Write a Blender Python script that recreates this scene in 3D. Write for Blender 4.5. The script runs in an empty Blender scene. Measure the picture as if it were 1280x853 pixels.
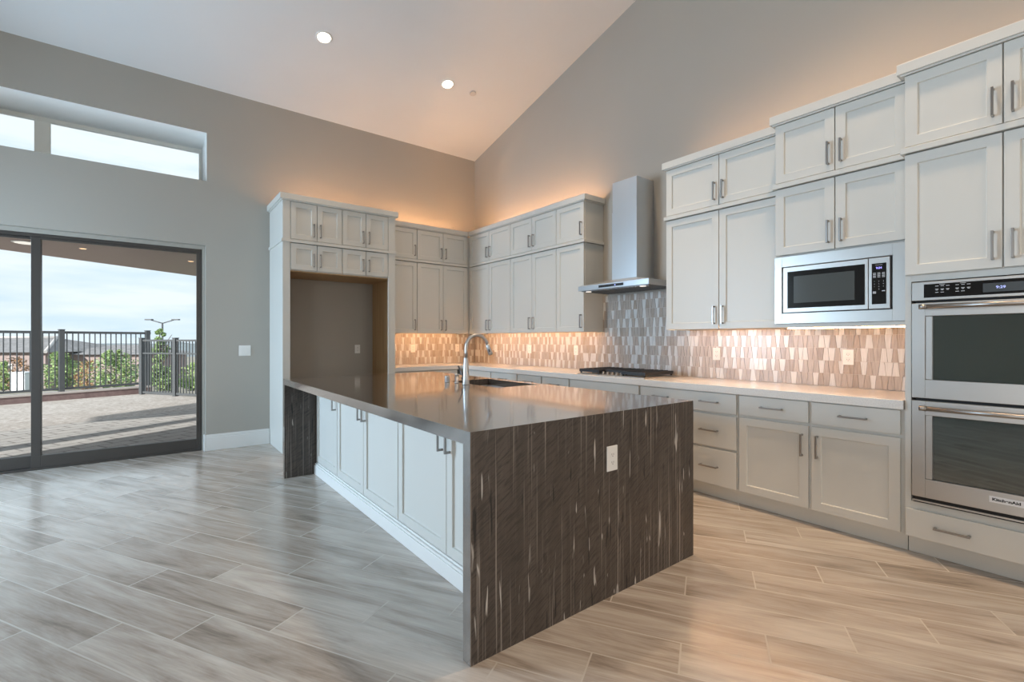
import bpy, bmesh, math, random
from mathutils import Vector, Matrix
random.seed(7)
S = bpy.context.scene
COL = S.collection

# ------------------------------------------------------------------ camera
cam_d = bpy.data.cameras.new('camera')
cam = bpy.data.objects.new('camera', cam_d)
COL.objects.link(cam)
cam.location = (0, 0, 1.275)
cam.rotation_euler = (math.radians(90), 0, math.radians(-37.73))
cam_d.sensor_width = 36.0
cam_d.lens = 36.0 * 589.0 / 1280.0
cam_d.shift_y = -1.75 / 1280.0
cam_d.clip_start = 0.05
cam_d.clip_end = 600
S.camera = cam

# ------------------------------------------------------------------ colour management
S.view_settings.view_transform = 'Standard'
S.view_settings.look = 'None'
S.view_settings.exposure = 0.12
S.view_settings.gamma = 1.0
S.view_settings.use_curve_mapping = False
S.render.engine = 'CYCLES'
S.cycles.use_denoising = True
S.cycles.max_bounces = 10
S.cycles.diffuse_bounces = 5
S.cycles.transparent_max_bounces = 16
S.cycles.sample_clamp_indirect = 6.0
S.cycles.caustics_reflective = False
S.cycles.caustics_refractive = False

# ------------------------------------------------------------------ sky, sun, added fill lights out of view
def build_world():
    w = bpy.data.worlds.new('sky')
    S.world = w
    w.use_nodes = True
    nt = w.node_tree
    nt.nodes.clear()
    N = nt.nodes.new
    out = N('ShaderNodeOutputWorld')
    bg = N('ShaderNodeBackground')
    tc = N('ShaderNodeTexCoord')
    mp = N('ShaderNodeMapping')
    mp.inputs['Scale'].default_value = (1.6, 1.6, 9.0)
    nz = N('ShaderNodeTexNoise')
    nz.inputs['Scale'].default_value = 2.2
    nz.inputs['Detail'].default_value = 6
    nz.inputs['Roughness'].default_value = 0.55
    rp = N('ShaderNodeValToRGB')
    rp.color_ramp.elements[0].position = 0.38
    rp.color_ramp.elements[0].color = (0.62, 0.78, 0.93, 1)
    rp.color_ramp.elements[1].position = 0.62
    rp.color_ramp.elements[1].color = (0.84, 0.91, 0.97, 1)
    L = nt.links.new
    L(tc.outputs['Generated'], mp.inputs['Vector'])
    L(mp.outputs['Vector'], nz.inputs['Vector'])
    L(nz.outputs['Fac'], rp.inputs['Fac'])
    L(rp.outputs['Color'], bg.inputs['Color'])
    bg.inputs['Strength'].default_value = 1.12
    L(bg.outputs['Background'], out.inputs['Surface'])
build_world()

def aim(o, d):
    o.rotation_euler = Vector(d).to_track_quat('-Z', 'Y').to_euler()

def area(name, loc, d, sx, sy, power, col):
    l = bpy.data.lights.new(name, 'AREA')
    l.shape = 'RECTANGLE'
    l.size = sx
    l.size_y = sy
    l.energy = power
    l.color = col
    o = bpy.data.objects.new(name, l)
    COL.objects.link(o)
    o.location = loc
    aim(o, d)
    return o

sun_d = bpy.data.lights.new('sun', 'SUN')
sun_d.energy = 6.5
sun_d.angle = math.radians(0.6)
sun_d.color = (1.0, 0.95, 0.90)
sun = bpy.data.objects.new('sun', sun_d)
COL.objects.link(sun)
el = math.radians(21)
aim(sun, (0.87 * math.cos(el), 0.49 * math.cos(el), -math.sin(el)))
sun.location = (-20, -10, 12)

area('added_fill_side', (-3.15, 5.15, 1.45), (1, -0.68, -0.3), 1.6, 2.4, 360, (0.58, 0.79, 1.0))  # added cool fill in front of the solid left wall, no window there
area('added_fill_side', (-3.15, -1.5, 1.6), (1, -0.1, 0), 3.6, 2.5, 98, (0.95, 0.97, 1.0))  # second added fill on the same windowless wall
area('added_fill_rear', (2.85, -4.3, 1.9), (-0.05, 1, 0), 2.5, 2.6, 56, (1.0, 0.95, 0.88))  # added warm fill from behind the camera, no window modelled

WARM = (1.0, 0.70, 0.44)
LED = (1.0, 0.51, 0.23)

# ------------------------------------------------------------------ materials
def mat(name, col=(0.8, 0.8, 0.8), rough=0.5, metal=0.0, ior=1.5, emit=None, estr=0.0, coat=0.0):
    m = bpy.data.materials.new(name)
    m.use_nodes = True
    b = m.node_tree.nodes['Principled BSDF']
    b.inputs['Base Color'].default_value = (*col, 1)
    b.inputs['Roughness'].default_value = rough
    b.inputs['Metallic'].default_value = metal
    b.inputs['IOR'].default_value = ior
    if coat:
        b.inputs['Coat Weight'].default_value = coat
        b.inputs['Coat Roughness'].default_value = 0.08
    if emit:
        b.inputs['Emission Color'].default_value = (*emit, 1)
        b.inputs['Emission Strength'].default_value = estr
    return m

class G:
    """small node-graph helper on a material"""
    def __init__(self, m):
        self.nt = m.node_tree
        self.b = self.nt.nodes['Principled BSDF']
    def n(self, t, **kw):
        x = self.nt.nodes.new('ShaderNode' + t)
        for k, v in kw.items():
            setattr(x, k, v)
        return x
    def l(self, a, b):
        self.nt.links.new(a, b)
    def val(self, sock, v):
        if hasattr(v, 'links'):
            self.l(v, sock)
        else:
            sock.default_value = v
    def math(self, op, a, b=0.0, c=0.0):
        x = self.n('Math', operation=op)
        self.val(x.inputs[0], a)
        self.val(x.inputs[1], b)
        self.val(x.inputs[2], c)
        return x.outputs[0]
    def vec(self, x, y, z):
        c = self.n('CombineXYZ')
        for i, v in enumerate((x, y, z)):
            self.val(c.inputs[i], v)
        return c.outputs[0]
    def obj(self):
        t = self.n('TexCoord')
        s = self.n('SeparateXYZ')
        g = self.n('NewGeometry')
        self.l(g.outputs['Position'], s.inputs[0])
        return s.outputs[0], s.outputs[1], s.outputs[2]
    def noise(self, v, scale, detail=3, rough=0.5, dist=0.0):
        x = self.n('TexNoise')
        self.l(v, x.inputs['Vector'])
        x.inputs['Scale'].default_value = scale
        x.inputs['Detail'].default_value = detail
        x.inputs['Roughness'].default_value = rough
        x.inputs['Distortion'].default_value = dist
        return x.outputs['Fac']
    def white(self, v):
        x = self.n('TexWhiteNoise', noise_dimensions='3D')
        self.l(v, x.inputs['Vector'])
        return x.outputs['Value']
    def ramp(self, f, *stops):
        r = self.n('ValToRGB')
        e = r.color_ramp.elements
        while len(e) < len(stops):
            e.new(0.5)
        for i, (p, c) in enumerate(stops):
            e[i].position = p
            e[i].color = (*c, 1) if not isinstance(c, (int, float)) else (c, c, c, 1)
        self.l(f, r.inputs['Fac'])
        return r.outputs['Color']
    def mix(self, f, a, b, mode='MIX'):
        x = self.n('Mix', data_type='RGBA', blend_type=mode)
        self.val(x.inputs['Factor'], f)
        for s, v in ((x.inputs[6], a), (x.inputs[7], b)):
            if isinstance(v, tuple):
                s.default_value = (*v, 1)
            else:
                self.l(v, s)
        return x.outputs[2]
    def bump(self, h, strength=0.2, dist=0.01):
        x = self.n('Bump')
        x.inputs['Strength'].default_value = strength
        x.inputs['Distance'].default_value = dist
        self.l(h, x.inputs['Height'])
        self.l(x.outputs['Normal'], self.b.inputs['Normal'])
    def color(self, c):
        self.l(c, self.b.inputs['Base Color'])
    def rough(self, r):
        self.l(r, self.b.inputs['Roughness'])

def paint(name, col, rough=0.6, bump=0.03, scale=120):
    m = mat(name, col, rough)
    g = G(m)
    x, y, z = g.obj()
    n = g.noise(g.vec(x, y, z), scale, 3)
    big = g.noise(g.vec(x, y, z), 1.3, 2)
    g.color(g.mix(g.ramp(big, (0.3, 0.0), (0.7, 1.0)), tuple(c * 0.985 for c in col), tuple(min(1, c * 1.015) for c in col)))
    g.bump(n, bump, 0.004)
    return m

M = {}
M['wall'] = paint('greige_wall_paint', (0.41, 0.388, 0.345), 0.75)
M['ceiling'] = paint('ceiling_paint', (0.70, 0.71, 0.715), 0.8)
M['reveal'] = paint('daylit_reveal_tone', (0.88, 0.88, 0.86), 0.7)  # paler than the wall paint: daylight on the reveals put into the colour
M['cab'] = paint('white_cabinet_lacquer', (0.64, 0.635, 0.595), 0.38, 0.01, 60)
M['trim'] = paint('white_trim_paint', (0.78, 0.775, 0.75), 0.45, 0.01, 60)
M['cover'] = mat('cover_plate_enamel', (0.60, 0.57, 0.53), 0.5)
M['plate'] = paint('white_plastic', (0.82, 0.81, 0.78), 0.35, 0.0, 30)
M['slot'] = mat('dark_slot', (0.05, 0.05, 0.05), 0.6)
M['nickel'] = mat('brushed_nickel', (0.36, 0.34, 0.32), 0.34, 1.0)
M['chrome'] = mat('satin_steel_tap', (0.52, 0.52, 0.52), 0.36, 1.0)
M['black_steel'] = mat('dark_steel_lever', (0.12, 0.12, 0.13), 0.3, 0.9)
M['black'] = mat('black_plastic', (0.015, 0.016, 0.018), 0.35)
M['iron'] = mat('cast_iron', (0.018, 0.02, 0.024), 0.45)
M['gap'] = mat('dark_shadow_gap', (0.02, 0.02, 0.02), 0.8)
M['led'] = mat('warm_led_strip', (0.9, 0.8, 0.7), 0.5, emit=LED, estr=40)
M['led_top'] = mat('warm_led_strip_top', (0.9, 0.8, 0.7), 0.5, emit=LED, estr=24)
M['led_corner'] = mat('warm_led_strip_corner', (0.9, 0.8, 0.7), 0.5, emit=LED, estr=50)
M['lens'] = mat('lit_lamp_lens', (0.9, 0.9, 0.85), 0.5, emit=(1.0, 0.86, 0.66), estr=14)
M['lens_soft'] = mat('soft_lamp_lens', (0.9, 0.9, 0.85), 0.5, emit=(1.0, 0.93, 0.85), estr=0.6)
M['lens_amber'] = mat('amber_lamp_lens', (0.9, 0.8, 0.6), 0.5, emit=(1.0, 0.55, 0.28), estr=1.2)
M['display'] = mat('blue_led_digits', (0.02, 0.02, 0.05), 0.4, emit=(0.30, 0.28, 1.0), estr=2.2)
M['display_pale'] = mat('pale_led_digits', (0.02, 0.02, 0.05), 0.4, emit=(0.45, 0.52, 1.0), estr=1.2)
M['print'] = mat('white_print', (0.62, 0.64, 0.66), 0.5)
M['badge'] = mat('badge_plate', (0.80, 0.80, 0.80), 0.35, 0.0)
M['badge_ink'] = mat('badge_ink', (0.02, 0.02, 0.02), 0.5)
M['bronze'] = mat('dark_bronze_frame', (0.075, 0.068, 0.062), 0.38, 0.35)
M['win_white'] = paint('almond_window_vinyl', (0.82, 0.81, 0.75), 0.5, 0.0)

def steel(name, col, rough, axis):
    m = mat(name, col, rough, 1.0)
    g = G(m)
    x, y, z = g.obj()
    v = {'z': g.vec(g.math('MULTIPLY', x, 300), g.math('MULTIPLY', y, 300), g.math('MULTIPLY', z, 4)),
         'h': g.vec(g.math('MULTIPLY', x, 4), g.math('MULTIPLY', y, 4), g.math('MULTIPLY', z, 400))}[axis]
    n = g.noise(v, 1.0, 2)
    g.rough(g.math('ADD', g.math('MULTIPLY', n, 0.06), rough - 0.03))
    return m
M['steel'] = steel('brushed_stainless', (0.52, 0.505, 0.48), 0.38, 'h')
M['steel_v'] = steel('brushed_stainless_hood', (0.70, 0.73, 0.76), 0.34, 'z')
M['steel_dark'] = mat('hood_filter_steel', (0.25, 0.25, 0.25), 0.4, 1.0)
M['sink'] = mat('satin_sink_stainless', (0.62, 0.63, 0.65), 0.4, 0.45)
M['oven_glass'] = mat('dark_oven_glass', (0.016, 0.030, 0.027), 0.03, 0.0, 2.5)
M['mw_glass'] = mat('black_glass', (0.006, 0.006, 0.007), 0.06, 0.0, 1.6)
M['mw_window'] = mat('microwave_window', (0.07, 0.08, 0.08), 0.10, 0.0, 1.6)
M['screen'] = mat('dark_screen', (0.07, 0.08, 0.085), 0.2)

def glass():
    m = bpy.data.materials.new('window_glass')
    m.use_nodes = True
    nt = m.node_tree
    nt.nodes.clear()
    o = nt.nodes.new('ShaderNodeOutputMaterial')
    t = nt.nodes.new('ShaderNodeBsdfTransparent')
    t.inputs['Color'].default_value = (0.97, 0.985, 0.98, 1)
    gl = nt.nodes.new('ShaderNodeBsdfGlossy')
    gl.inputs['Roughness'].default_value = 0.01
    fr = nt.nodes.new('ShaderNodeFresnel')
    fr.inputs['IOR'].default_value = 1.45
    mx = nt.nodes.new('ShaderNodeMixShader')
    nt.links.new(fr.outputs[0], mx.inputs[0])
    nt.links.new(t.outputs[0], mx.inputs[1])
    nt.links.new(gl.outputs[0], mx.inputs[2])
    nt.links.new(mx.outputs[0], o.inputs['Surface'])
    return m
M['glass'] = glass()

def floor_mat():
    m = mat('wood_look_plank_tile', rough=0.3, ior=1.9)
    g = G(m)
    x, y, z = g.obj()
    u = g.math('SUBTRACT', g.math('MULTIPLY', x, 0.5), g.math('MULTIPLY', y, 0.8660254))
    c = g.math('ADD', g.math('MULTIPLY', x, 0.8660254), g.math('MULTIPLY', y, 0.5))
    rowf = g.math('MULTIPLY', g.math('SUBTRACT', c, 1.10), 5.0)
    row = g.math('FLOOR', rowf)
    fr = g.math('FRACT', rowf)
    su = g.math('SUBTRACT', g.math('SUBTRACT', u, 0.574), g.math('MULTIPLY', row, 0.33333))
    col = g.math('FLOOR', su)
    fu = g.math('FRACT', su)
    dv = g.math('MULTIPLY', g.math('MINIMUM', fr, g.math('SUBTRACT', 1.0, fr)), 0.2)
    du = g.math('MINIMUM', fu, g.math('SUBTRACT', 1.0, fu))
    d = g.math('MINIMUM', dv, du)
    grout = g.math('LESS_THAN', d, 0.0034)
    idv = g.vec(row, col, 3.7)
    r1 = g.white(idv)
    r2 = g.white(g.vec(col, row, 9.1))
    gv = g.vec(g.math('ADD', g.math('MULTIPLY', u, 0.9), g.math('MULTIPLY', r1, 37.0)),
               g.math('ADD', g.math('MULTIPLY', c, 6.5), g.math('MULTIPLY', r2, 53.0)), r1)
    grain = g.noise(gv, 1.3, 6, 0.6, 1.1)
    fine = g.noise(g.vec(g.math('MULTIPLY', u, 6.0), g.math('MULTIPLY', c, 120.0), r1), 1.0, 3, 0.6, 0.3)
    wood = g.ramp(grain, (0.33, (0.235, 0.19, 0.155)), (0.45, (0.40, 0.345, 0.295)), (0.56, (0.50, 0.445, 0.39)), (0.70, (0.60, 0.555, 0.50)))
    tone = g.ramp(r2, (0.0, (0.84, 0.82, 0.80)), (1.0, (1.12, 1.12, 1.12)))
    wood = g.mix(1.0, wood, tone, 'MULTIPLY')
    wood = g.mix(0.22, wood, g.ramp(fine, (0.35, (0.25, 0.2, 0.16)), (0.65, (0.6, 0.53, 0.45))))
    g.color(g.mix(grout, wood, (0.45, 0.405, 0.35)))
    g.rough(g.math('ADD', g.math('ADD', g.math('MULTIPLY', fine, 0.12), 0.17), g.math('MULTIPLY', grout, 0.45)))
    h = g.math('SUBTRACT', g.math('MULTIPLY', fine, 0.12), g.math('MULTIPLY', grout, 1.0))
    g.bump(h, 0.06, 0.002)
    return m
M['floor'] = floor_mat()

def granite(name, ior, r0, r1, coat):
    m = mat(name, rough=0.22, ior=ior, coat=coat)
    g = G(m)
    x, y, z = g.obj()
    q = g.math('ADD', y, z)
    dia = g.math('SUBTRACT', g.math('MULTIPLY', q, 0.85), g.math('MULTIPLY', x, 0.53))
    dib = g.math('ADD', g.math('MULTIPLY', x, 0.85), g.math('MULTIPLY', q, 0.53))
    base = g.noise(g.vec(g.math('MULTIPLY', x, 22.0), g.math('MULTIPLY', q, 1.2), 0.0), 1.0, 5, 0.6, 0.4)
    col = g.ramp(base, (0.32, (0.060, 0.047, 0.038)), (0.5, (0.078, 0.061, 0.050)), (0.68, (0.098, 0.079, 0.065)))
    hatch = g.noise(g.vec(g.math('MULTIPLY', dia, 125.0), g.math('MULTIPLY', dib, 12.0), 4.0), 1.0, 4, 0.65, 0.5)
    col = g.mix(g.ramp(hatch, (0.40, 0.80), (0.52, 0.0)), col, (0.030, 0.024, 0.021))
    lines = g.noise(g.vec(g.math('MULTIPLY', x, 100.0), g.math('MULTIPLY', q, 0.9), 2.0), 1.0, 3, 0.5, 0.15)
    col = g.mix(g.ramp(lines, (0.59, 0.0), (0.68, 0.75)), col, (0.32, 0.28, 0.245))
    fl = g.noise(g.vec(g.math('MULTIPLY', x, 42.0), g.math('MULTIPLY', q, 4.2), 7.0), 1.0, 2, 0.45, 0.7)
    col = g.mix(g.ramp(fl, (0.675, 0.0), (0.72, 0.9)), col, (0.55, 0.52, 0.48))
    dk = g.noise(g.vec(g.math('MULTIPLY', x, 40.0), g.math('MULTIPLY', q, 4.0), 11.0), 1.0, 2, 0.45, 0.2)
    col = g.mix(g.ramp(dk, (0.66, 0.0), (0.70, 0.9)), col, (0.006, 0.006, 0.007))
    g.color(col)
    g.rough(g.math('ADD', r0, g.math('MULTIPLY', hatch, r1)))
    g.bump(g.math('ADD', hatch, g.math('MULTIPLY', lines, 0.5)), 0.6 if coat == 0 else 0.04, 0.003)
    return m
M['granite'] = granite('leathered_brown_black_granite', 1.5, 0.32, 0.2, 0.0)
M['granite_top'] = granite('polished_brown_black_granite', 2.6, 0.14, 0.08, 1.0)

def quartz():
    m = mat('pale_quartz', (0.70, 0.69, 0.67), 0.18)
    g = G(m)
    x, y, z = g.obj()
    n = g.noise(g.vec(x, y, z), 140, 2)
    g.color(g.ramp(n, (0.3, (0.64, 0.63, 0.61)), (0.6, (0.72, 0.715, 0.69))))
    return m
M['quartz'] = quartz()

def tile(name, a, b, rough, metal=0.0, streak=True):
    m = mat(name, a, rough, metal, 1.55)
    g = G(m)
    x, y, z = g.obj()
    n = g.noise(g.vec(g.math('MULTIPLY', x, 160.0), g.math('MULTIPLY', y, 160.0), g.math('MULTIPLY', z, 9.0)), 1.0, 4, 0.6)
    g.color(g.ramp(n, (0.33, a), (0.66, b)))
    g.bump(n, 0.12 if streak else 0.03, 0.002)
    return m
M['tile_a'] = tile('taupe_ribbed_tile', (0.34, 0.295, 0.255), (0.49, 0.44, 0.39), 0.28)
M['tile_b'] = tile('grey_ribbed_tile', (0.37, 0.335, 0.305), (0.53, 0.49, 0.45), 0.25)
M['tile_c'] = tile('brown_ribbed_tile', (0.29, 0.24, 0.195), (0.44, 0.38, 0.32), 0.28)
M['tile_w'] = tile('white_glass_tile', (0.60, 0.61, 0.60), (0.71, 0.72, 0.71), 0.22, 0.0, False)
M['grout'] = mat('pale_grout', (0.55, 0.52, 0.47), 0.8)

def wood(name, a, b):
    m = mat(name, a, 0.5)
    g = G(m)
    x, y, z = g.obj()
    n = g.noise(g.vec(g.math('MULTIPLY', x, 30.0), g.math('MULTIPLY', y, 30.0), g.math('MULTIPLY', z, 1.5)), 1.0, 4, 0.6, 0.4)
    g.color(g.ramp(n, (0.3, a), (0.7, b)))
    return m
M['ply'] = wood('maple_veneer', (0.40, 0.25, 0.12), (0.52, 0.35, 0.18))

def paver():
    m = mat('concrete_pavers', rough=0.85)
    g = G(m)
    x, y, z = g.obj()
    a = math.radians(28)
    u = g.math('ADD', g.math('MULTIPLY', x, math.cos(a)), g.math('MULTIPLY', y, math.sin(a)))
    v = g.math('SUBTRACT', g.math('MULTIPLY', y, math.cos(a)), g.math('MULTIPLY', x, math.sin(a)))
    br = g.n('TexBrick', offset=0.5)
    g.l(g.vec(u, v, 0.0), br.inputs['Vector'])
    br.inputs['Color1'].default_value = (0.46, 0.44, 0.42, 1)
    br.inputs['Color2'].default_value = (0.54, 0.51, 0.48, 1)
    br.inputs['Mortar'].default_value = (0.17, 0.155, 0.14, 1)
    br.inputs['Scale'].default_value = 1.0
    br.inputs['Mortar Size'].default_value = 0.013
    br.inputs['Brick Width'].default_value = 0.34
    br.inputs['Row Height'].default_value = 0.23
    n = g.noise(g.vec(x, y, z), 9, 4)
    g.color(g.mix(0.25, br.outputs['Color'], g.ramp(n, (0.3, (0.34, 0.31, 0.28)), (0.7, (0.66, 0.63, 0.6)))))
    return m
M['paver'] = paver()

def speck(name, a, b, c, scale):
    m = mat(name, a, 0.95)
    g = G(m)
    x, y, z = g.obj()
    n = g.noise(g.vec(x, y, z), scale, 6, 0.7)
    k = g.noise(g.vec(x, y, z), scale * 0.12, 3, 0.6)
    col = g.ramp(n, (0.35, a), (0.5, b), (0.68, c))
    g.color(g.mix(g.ramp(k, (0.4, 0.0), (0.65, 0.35)), col, a))
    return m
M['gravel'] = speck('pale_gravel', (0.36, 0.31, 0.27), (0.52, 0.47, 0.43), (0.72, 0.69, 0.66), 14)
M['dirt'] = speck('dry_scrub_earth', (0.22, 0.20, 0.15), (0.34, 0.31, 0.25), (0.45, 0.42, 0.36), 0.8)
M['hill'] = speck('distant_hills', (0.16, 0.20, 0.22), (0.22, 0.26, 0.28), (0.30, 0.34, 0.36), 0.06)
M['lawn'] = speck('bright_lawn', (0.20, 0.36, 0.09), (0.30, 0.50, 0.13), (0.42, 0.62, 0.2), 4)
M['fence'] = mat('grey_powder_coated_steel', (0.10, 0.11, 0.12), 0.5, 0.2)
M['block'] = speck('red_brown_block', (0.20, 0.135, 0.135), (0.26, 0.18, 0.175), (0.32, 0.23, 0.22), 6)
M['cap'] = mat('pale_block_cap', (0.60, 0.55, 0.52), 0.85)
M['soffit'] = wood('brown_soffit_boards', (0.30, 0.215, 0.195), (0.36, 0.265, 0.24))
M['roof_bounce'] = mat('light_bounce_roof_top', (0.85, 0.84, 0.82), 0.8)  # unseen roof top, made pale to bounce light up into the clerestory reveal
M['stucco'] = speck('mauve_stucco', (0.30, 0.24, 0.23), (0.34, 0.27, 0.26), (0.38, 0.31, 0.29), 3)
M['roof'] = speck('grey_roof_tiles', (0.17, 0.165, 0.17), (0.24, 0.235, 0.24), (0.31, 0.30, 0.31), 2.5)
M['ridge'] = mat('pale_ridge_tiles', (0.5, 0.48, 0.47), 0.8)
M['leaf'] = mat('green_leaves', (0.24, 0.36, 0.16), 0.6)
M['leaf_b'] = mat('light_green_leaves', (0.36, 0.47, 0.18), 0.6)
M['leaf_dry'] = mat('dry_orange_leaves', (0.42, 0.24, 0.12), 0.7)
M['bark'] = mat('grey_brown_bark', (0.16, 0.12, 0.09), 0.9)
M['util'] = mat('pale_utility_enamel', (0.70, 0.74, 0.78), 0.5)

# ------------------------------------------------------------------ mesh helpers
class MB:
    def __init__(self):
        self.v, self.f, self.mi, self.sm = [], [], [], []
    def quadbox(self, p, mi=0):
        """p: 8 corner points, bottom ring then top ring (counter-clockwise from above)"""
        n = len(self.v)
        self.v += [tuple(q) for q in p]
        for f in ((3, 2, 1, 0), (4, 5, 6, 7), (0, 1, 5, 4), (1, 2, 6, 5), (2, 3, 7, 6), (3, 0, 4, 7)):
            self.f.append([n + i for i in f])
            self.mi.append(mi)
            self.sm.append(False)
        return self
    def box(self, x0, x1, y0, y1, z0, z1, mi=0):
        x0, x1 = min(x0, x1), max(x0, x1)
        y0, y1 = min(y0, y1), max(y0, y1)
        z0, z1 = min(z0, z1), max(z0, z1)
        return self.quadbox([(x0, y0, z0), (x1, y0, z0), (x1, y1, z0), (x0, y1, z0),
                             (x0, y0, z1), (x1, y0, z1), (x1, y1, z1), (x0, y1, z1)], mi)
    def face(self, pts, mi=0, smooth=False):
        n = len(self.v)
        self.v += [tuple(p) for p in pts]
        self.f.append(list(range(n, n + len(pts))))
        self.mi.append(mi)
        self.sm.append(smooth)
        return self
    def prism(self, poly, z0, z1, mi=0):
        n = len(self.v)
        k = len(poly)
        self.v += [(p[0], p[1], z0) for p in poly] + [(p[0], p[1], z1) for p in poly]
        fs = [list(range(n + k - 1, n - 1, -1)), list(range(n + k, n + 2 * k))]
        fs += [[n + i, n + (i + 1) % k, n + k + (i + 1) % k, n + k + i] for i in range(k)]
        for f in fs:
            self.f.append(f)
            self.mi.append(mi)
            self.sm.append(False)
        return self
    def tube(self, pts, r, seg=14, mi=0, cap=True):
        pts = [Vector(p) for p in pts]
        rs = r if isinstance(r, (list, tuple)) else [r] * len(pts)
        n0 = len(self.v)
        prev = None
        for i, p in enumerate(pts):
            a = pts[max(0, i - 1)]
            b = pts[min(len(pts) - 1, i + 1)]
            t = (b - a).normalized()
            if prev is None:
                s = t.cross(Vector((0, 0, 1)))
                if s.length < 1e-3:
                    s = t.cross(Vector((1, 0, 0)))
            else:
                s = prev - t * prev.dot(t)
            s.normalize()
            prev = s
            w = t.cross(s)
            for k in range(seg):
                an = 2 * math.pi * k / seg
                self.v.append(tuple(p + (s * math.cos(an) + w * math.sin(an)) * rs[i]))
        for i in range(len(pts) - 1):
            for k in range(seg):
                a = n0 + i * seg + k
                b = n0 + i * seg + (k + 1) % seg
                self.f.append([a, b, b + seg, a + seg])
                self.mi.append(mi)
                self.sm.append(True)
        if cap:
            e = n0 + (len(pts) - 1) * seg
            self.f.append([n0 + k for k in range(seg - 1, -1, -1)])
            self.f.append([e + k for k in range(seg)])
            self.mi += [mi, mi]
            self.sm += [False, False]
        return self
    def lathe(self, c, prof, seg=24, mi=0, axis='z', smooth=True):
        """prof: list of (radius, height) about the axis through c"""
        n0 = len(self.v)
        for (r, h) in prof:
            for k in range(seg):
                a = 2 * math.pi * k / seg
                d = (r * math.cos(a), r * math.sin(a))
                if axis == 'z':
                    self.v.append((c[0] + d[0], c[1] + d[1], c[2] + h))
                elif axis == 'x':
                    self.v.append((c[0] + h, c[1] + d[0], c[2] + d[1]))
                else:
                    self.v.append((c[0] + d[0], c[1] + h, c[2] + d[1]))
        for i in range(len(prof) - 1):
            for k in range(seg):
                a = n0 + i * seg + k
                b = n0 + i * seg + (k + 1) % seg
                self.f.append([a, b, b + seg, a + seg])
                self.mi.append(mi)
                self.sm.append(smooth)
        e = n0 + (len(prof) - 1) * seg
        self.f.append([n0 + k for k in range(seg - 1, -1, -1)])
        self.f.append([e + k for k in range(seg)])
        self.mi += [mi, mi]
        self.sm += [False, False]
        return self
    def build(self, name, mats, parent=None, bevel=0.0, loc=None):
        if not isinstance(mats, (list, tuple)):
            mats = [mats]
        me = bpy.data.meshes.new(name)
        base = Vector((0, 0, 0))
        if parent is not None:
            base = parent.matrix_basis.translation.copy()
            p = parent.parent
            while p is not None:
                base += p.matrix_basis.translation
                p = p.parent
        elif loc is not None:
            base = Vector(loc)
        me.from_pydata([tuple(Vector(v) - base) for v in self.v], [], self.f)
        for m in mats:
            me.materials.append(m)
        for p, mi, sm in zip(me.polygons, self.mi, self.sm):
            p.material_index = mi
            p.use_smooth = sm
        bm = bmesh.new()
        bm.from_mesh(me)
        bmesh.ops.recalc_face_normals(bm, faces=bm.faces)
        bm.to_mesh(me)
        bm.free()
        o = bpy.data.objects.new(name, me)
        COL.objects.link(o)
        if parent is not None:
            o.parent = parent
        else:
            o.location = base
        if bevel:
            b = o.modifiers.new('bevel', 'BEVEL')
            b.width = bevel
            b.segments = 2
            b.limit_method = 'ANGLE'
            b.angle_limit = math.radians(40)
        return o

def tag(o, label=None, cat=None, group=None, kind=None):
    if label: o['label'] = label
    if cat: o['category'] = cat
    if group: o['group'] = group
    if kind: o['kind'] = kind
    return o

def thing(name, loc, label, cat, group=None):
    o = bpy.data.objects.new(name, None)
    o.empty_display_size = 0.1
    COL.objects.link(o)
    o.location = loc
    return tag(o, label, cat, group)

def struct(o, label=None):
    return tag(o, label, None, None, 'structure')

# local frames: fronts on the hood wall and the island face -x (u = -y), fronts on the far wall face -y (u = x)
class Fr:
    def __init__(self, t, p):
        self.t, self.p = t, p
    def pt(self, u, v, w):
        if self.t == 'A':
            return (u, self.p - w, v)
        if self.t == 'R':                      # faces +x, u = y
            return (self.p + w, u, v)
        return (self.p - w, -u, v)
def fbox(mb, fr, u0, u1, v0, v1, w0, w1, mi=0):
    a = fr.pt(u0, v0, w0)
    b = fr.pt(u1, v1, w1)
    return mb.box(a[0], b[0], a[1], b[1], a[2], b[2], mi)

def front_mesh(fr, u0, u1, v0, v1, shaker=True, st=0.058, th=0.02, rec=0.012):
    mb = MB()
    if not shaker:
        return fbox(mb, fr, u0, u1, v0, v1, -th, 0)
    P = fr.pt
    def ring(i, w):
        return [P(u0 + i, v0 + i, w), P(u1 - i, v0 + i, w), P(u1 - i, v1 - i, w), P(u0 + i, v1 - i, w)]
    rings = [ring(0, -th), ring(0, 0), ring(st, 0), ring(st + 0.002, -rec)]
    mb.v = [p for r in rings for p in r]
    for i in range(3):
        for k in range(4):
            a, b = i * 4 + k, i * 4 + (k + 1) % 4
            mb.f.append([a, b, b + 4, a + 4])
    mb.f += [[3, 2, 1, 0], [12, 13, 14, 15]]
    mb.mi = [0] * len(mb.f)
    mb.sm = [False] * len(mb.f)
    return mb

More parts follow.
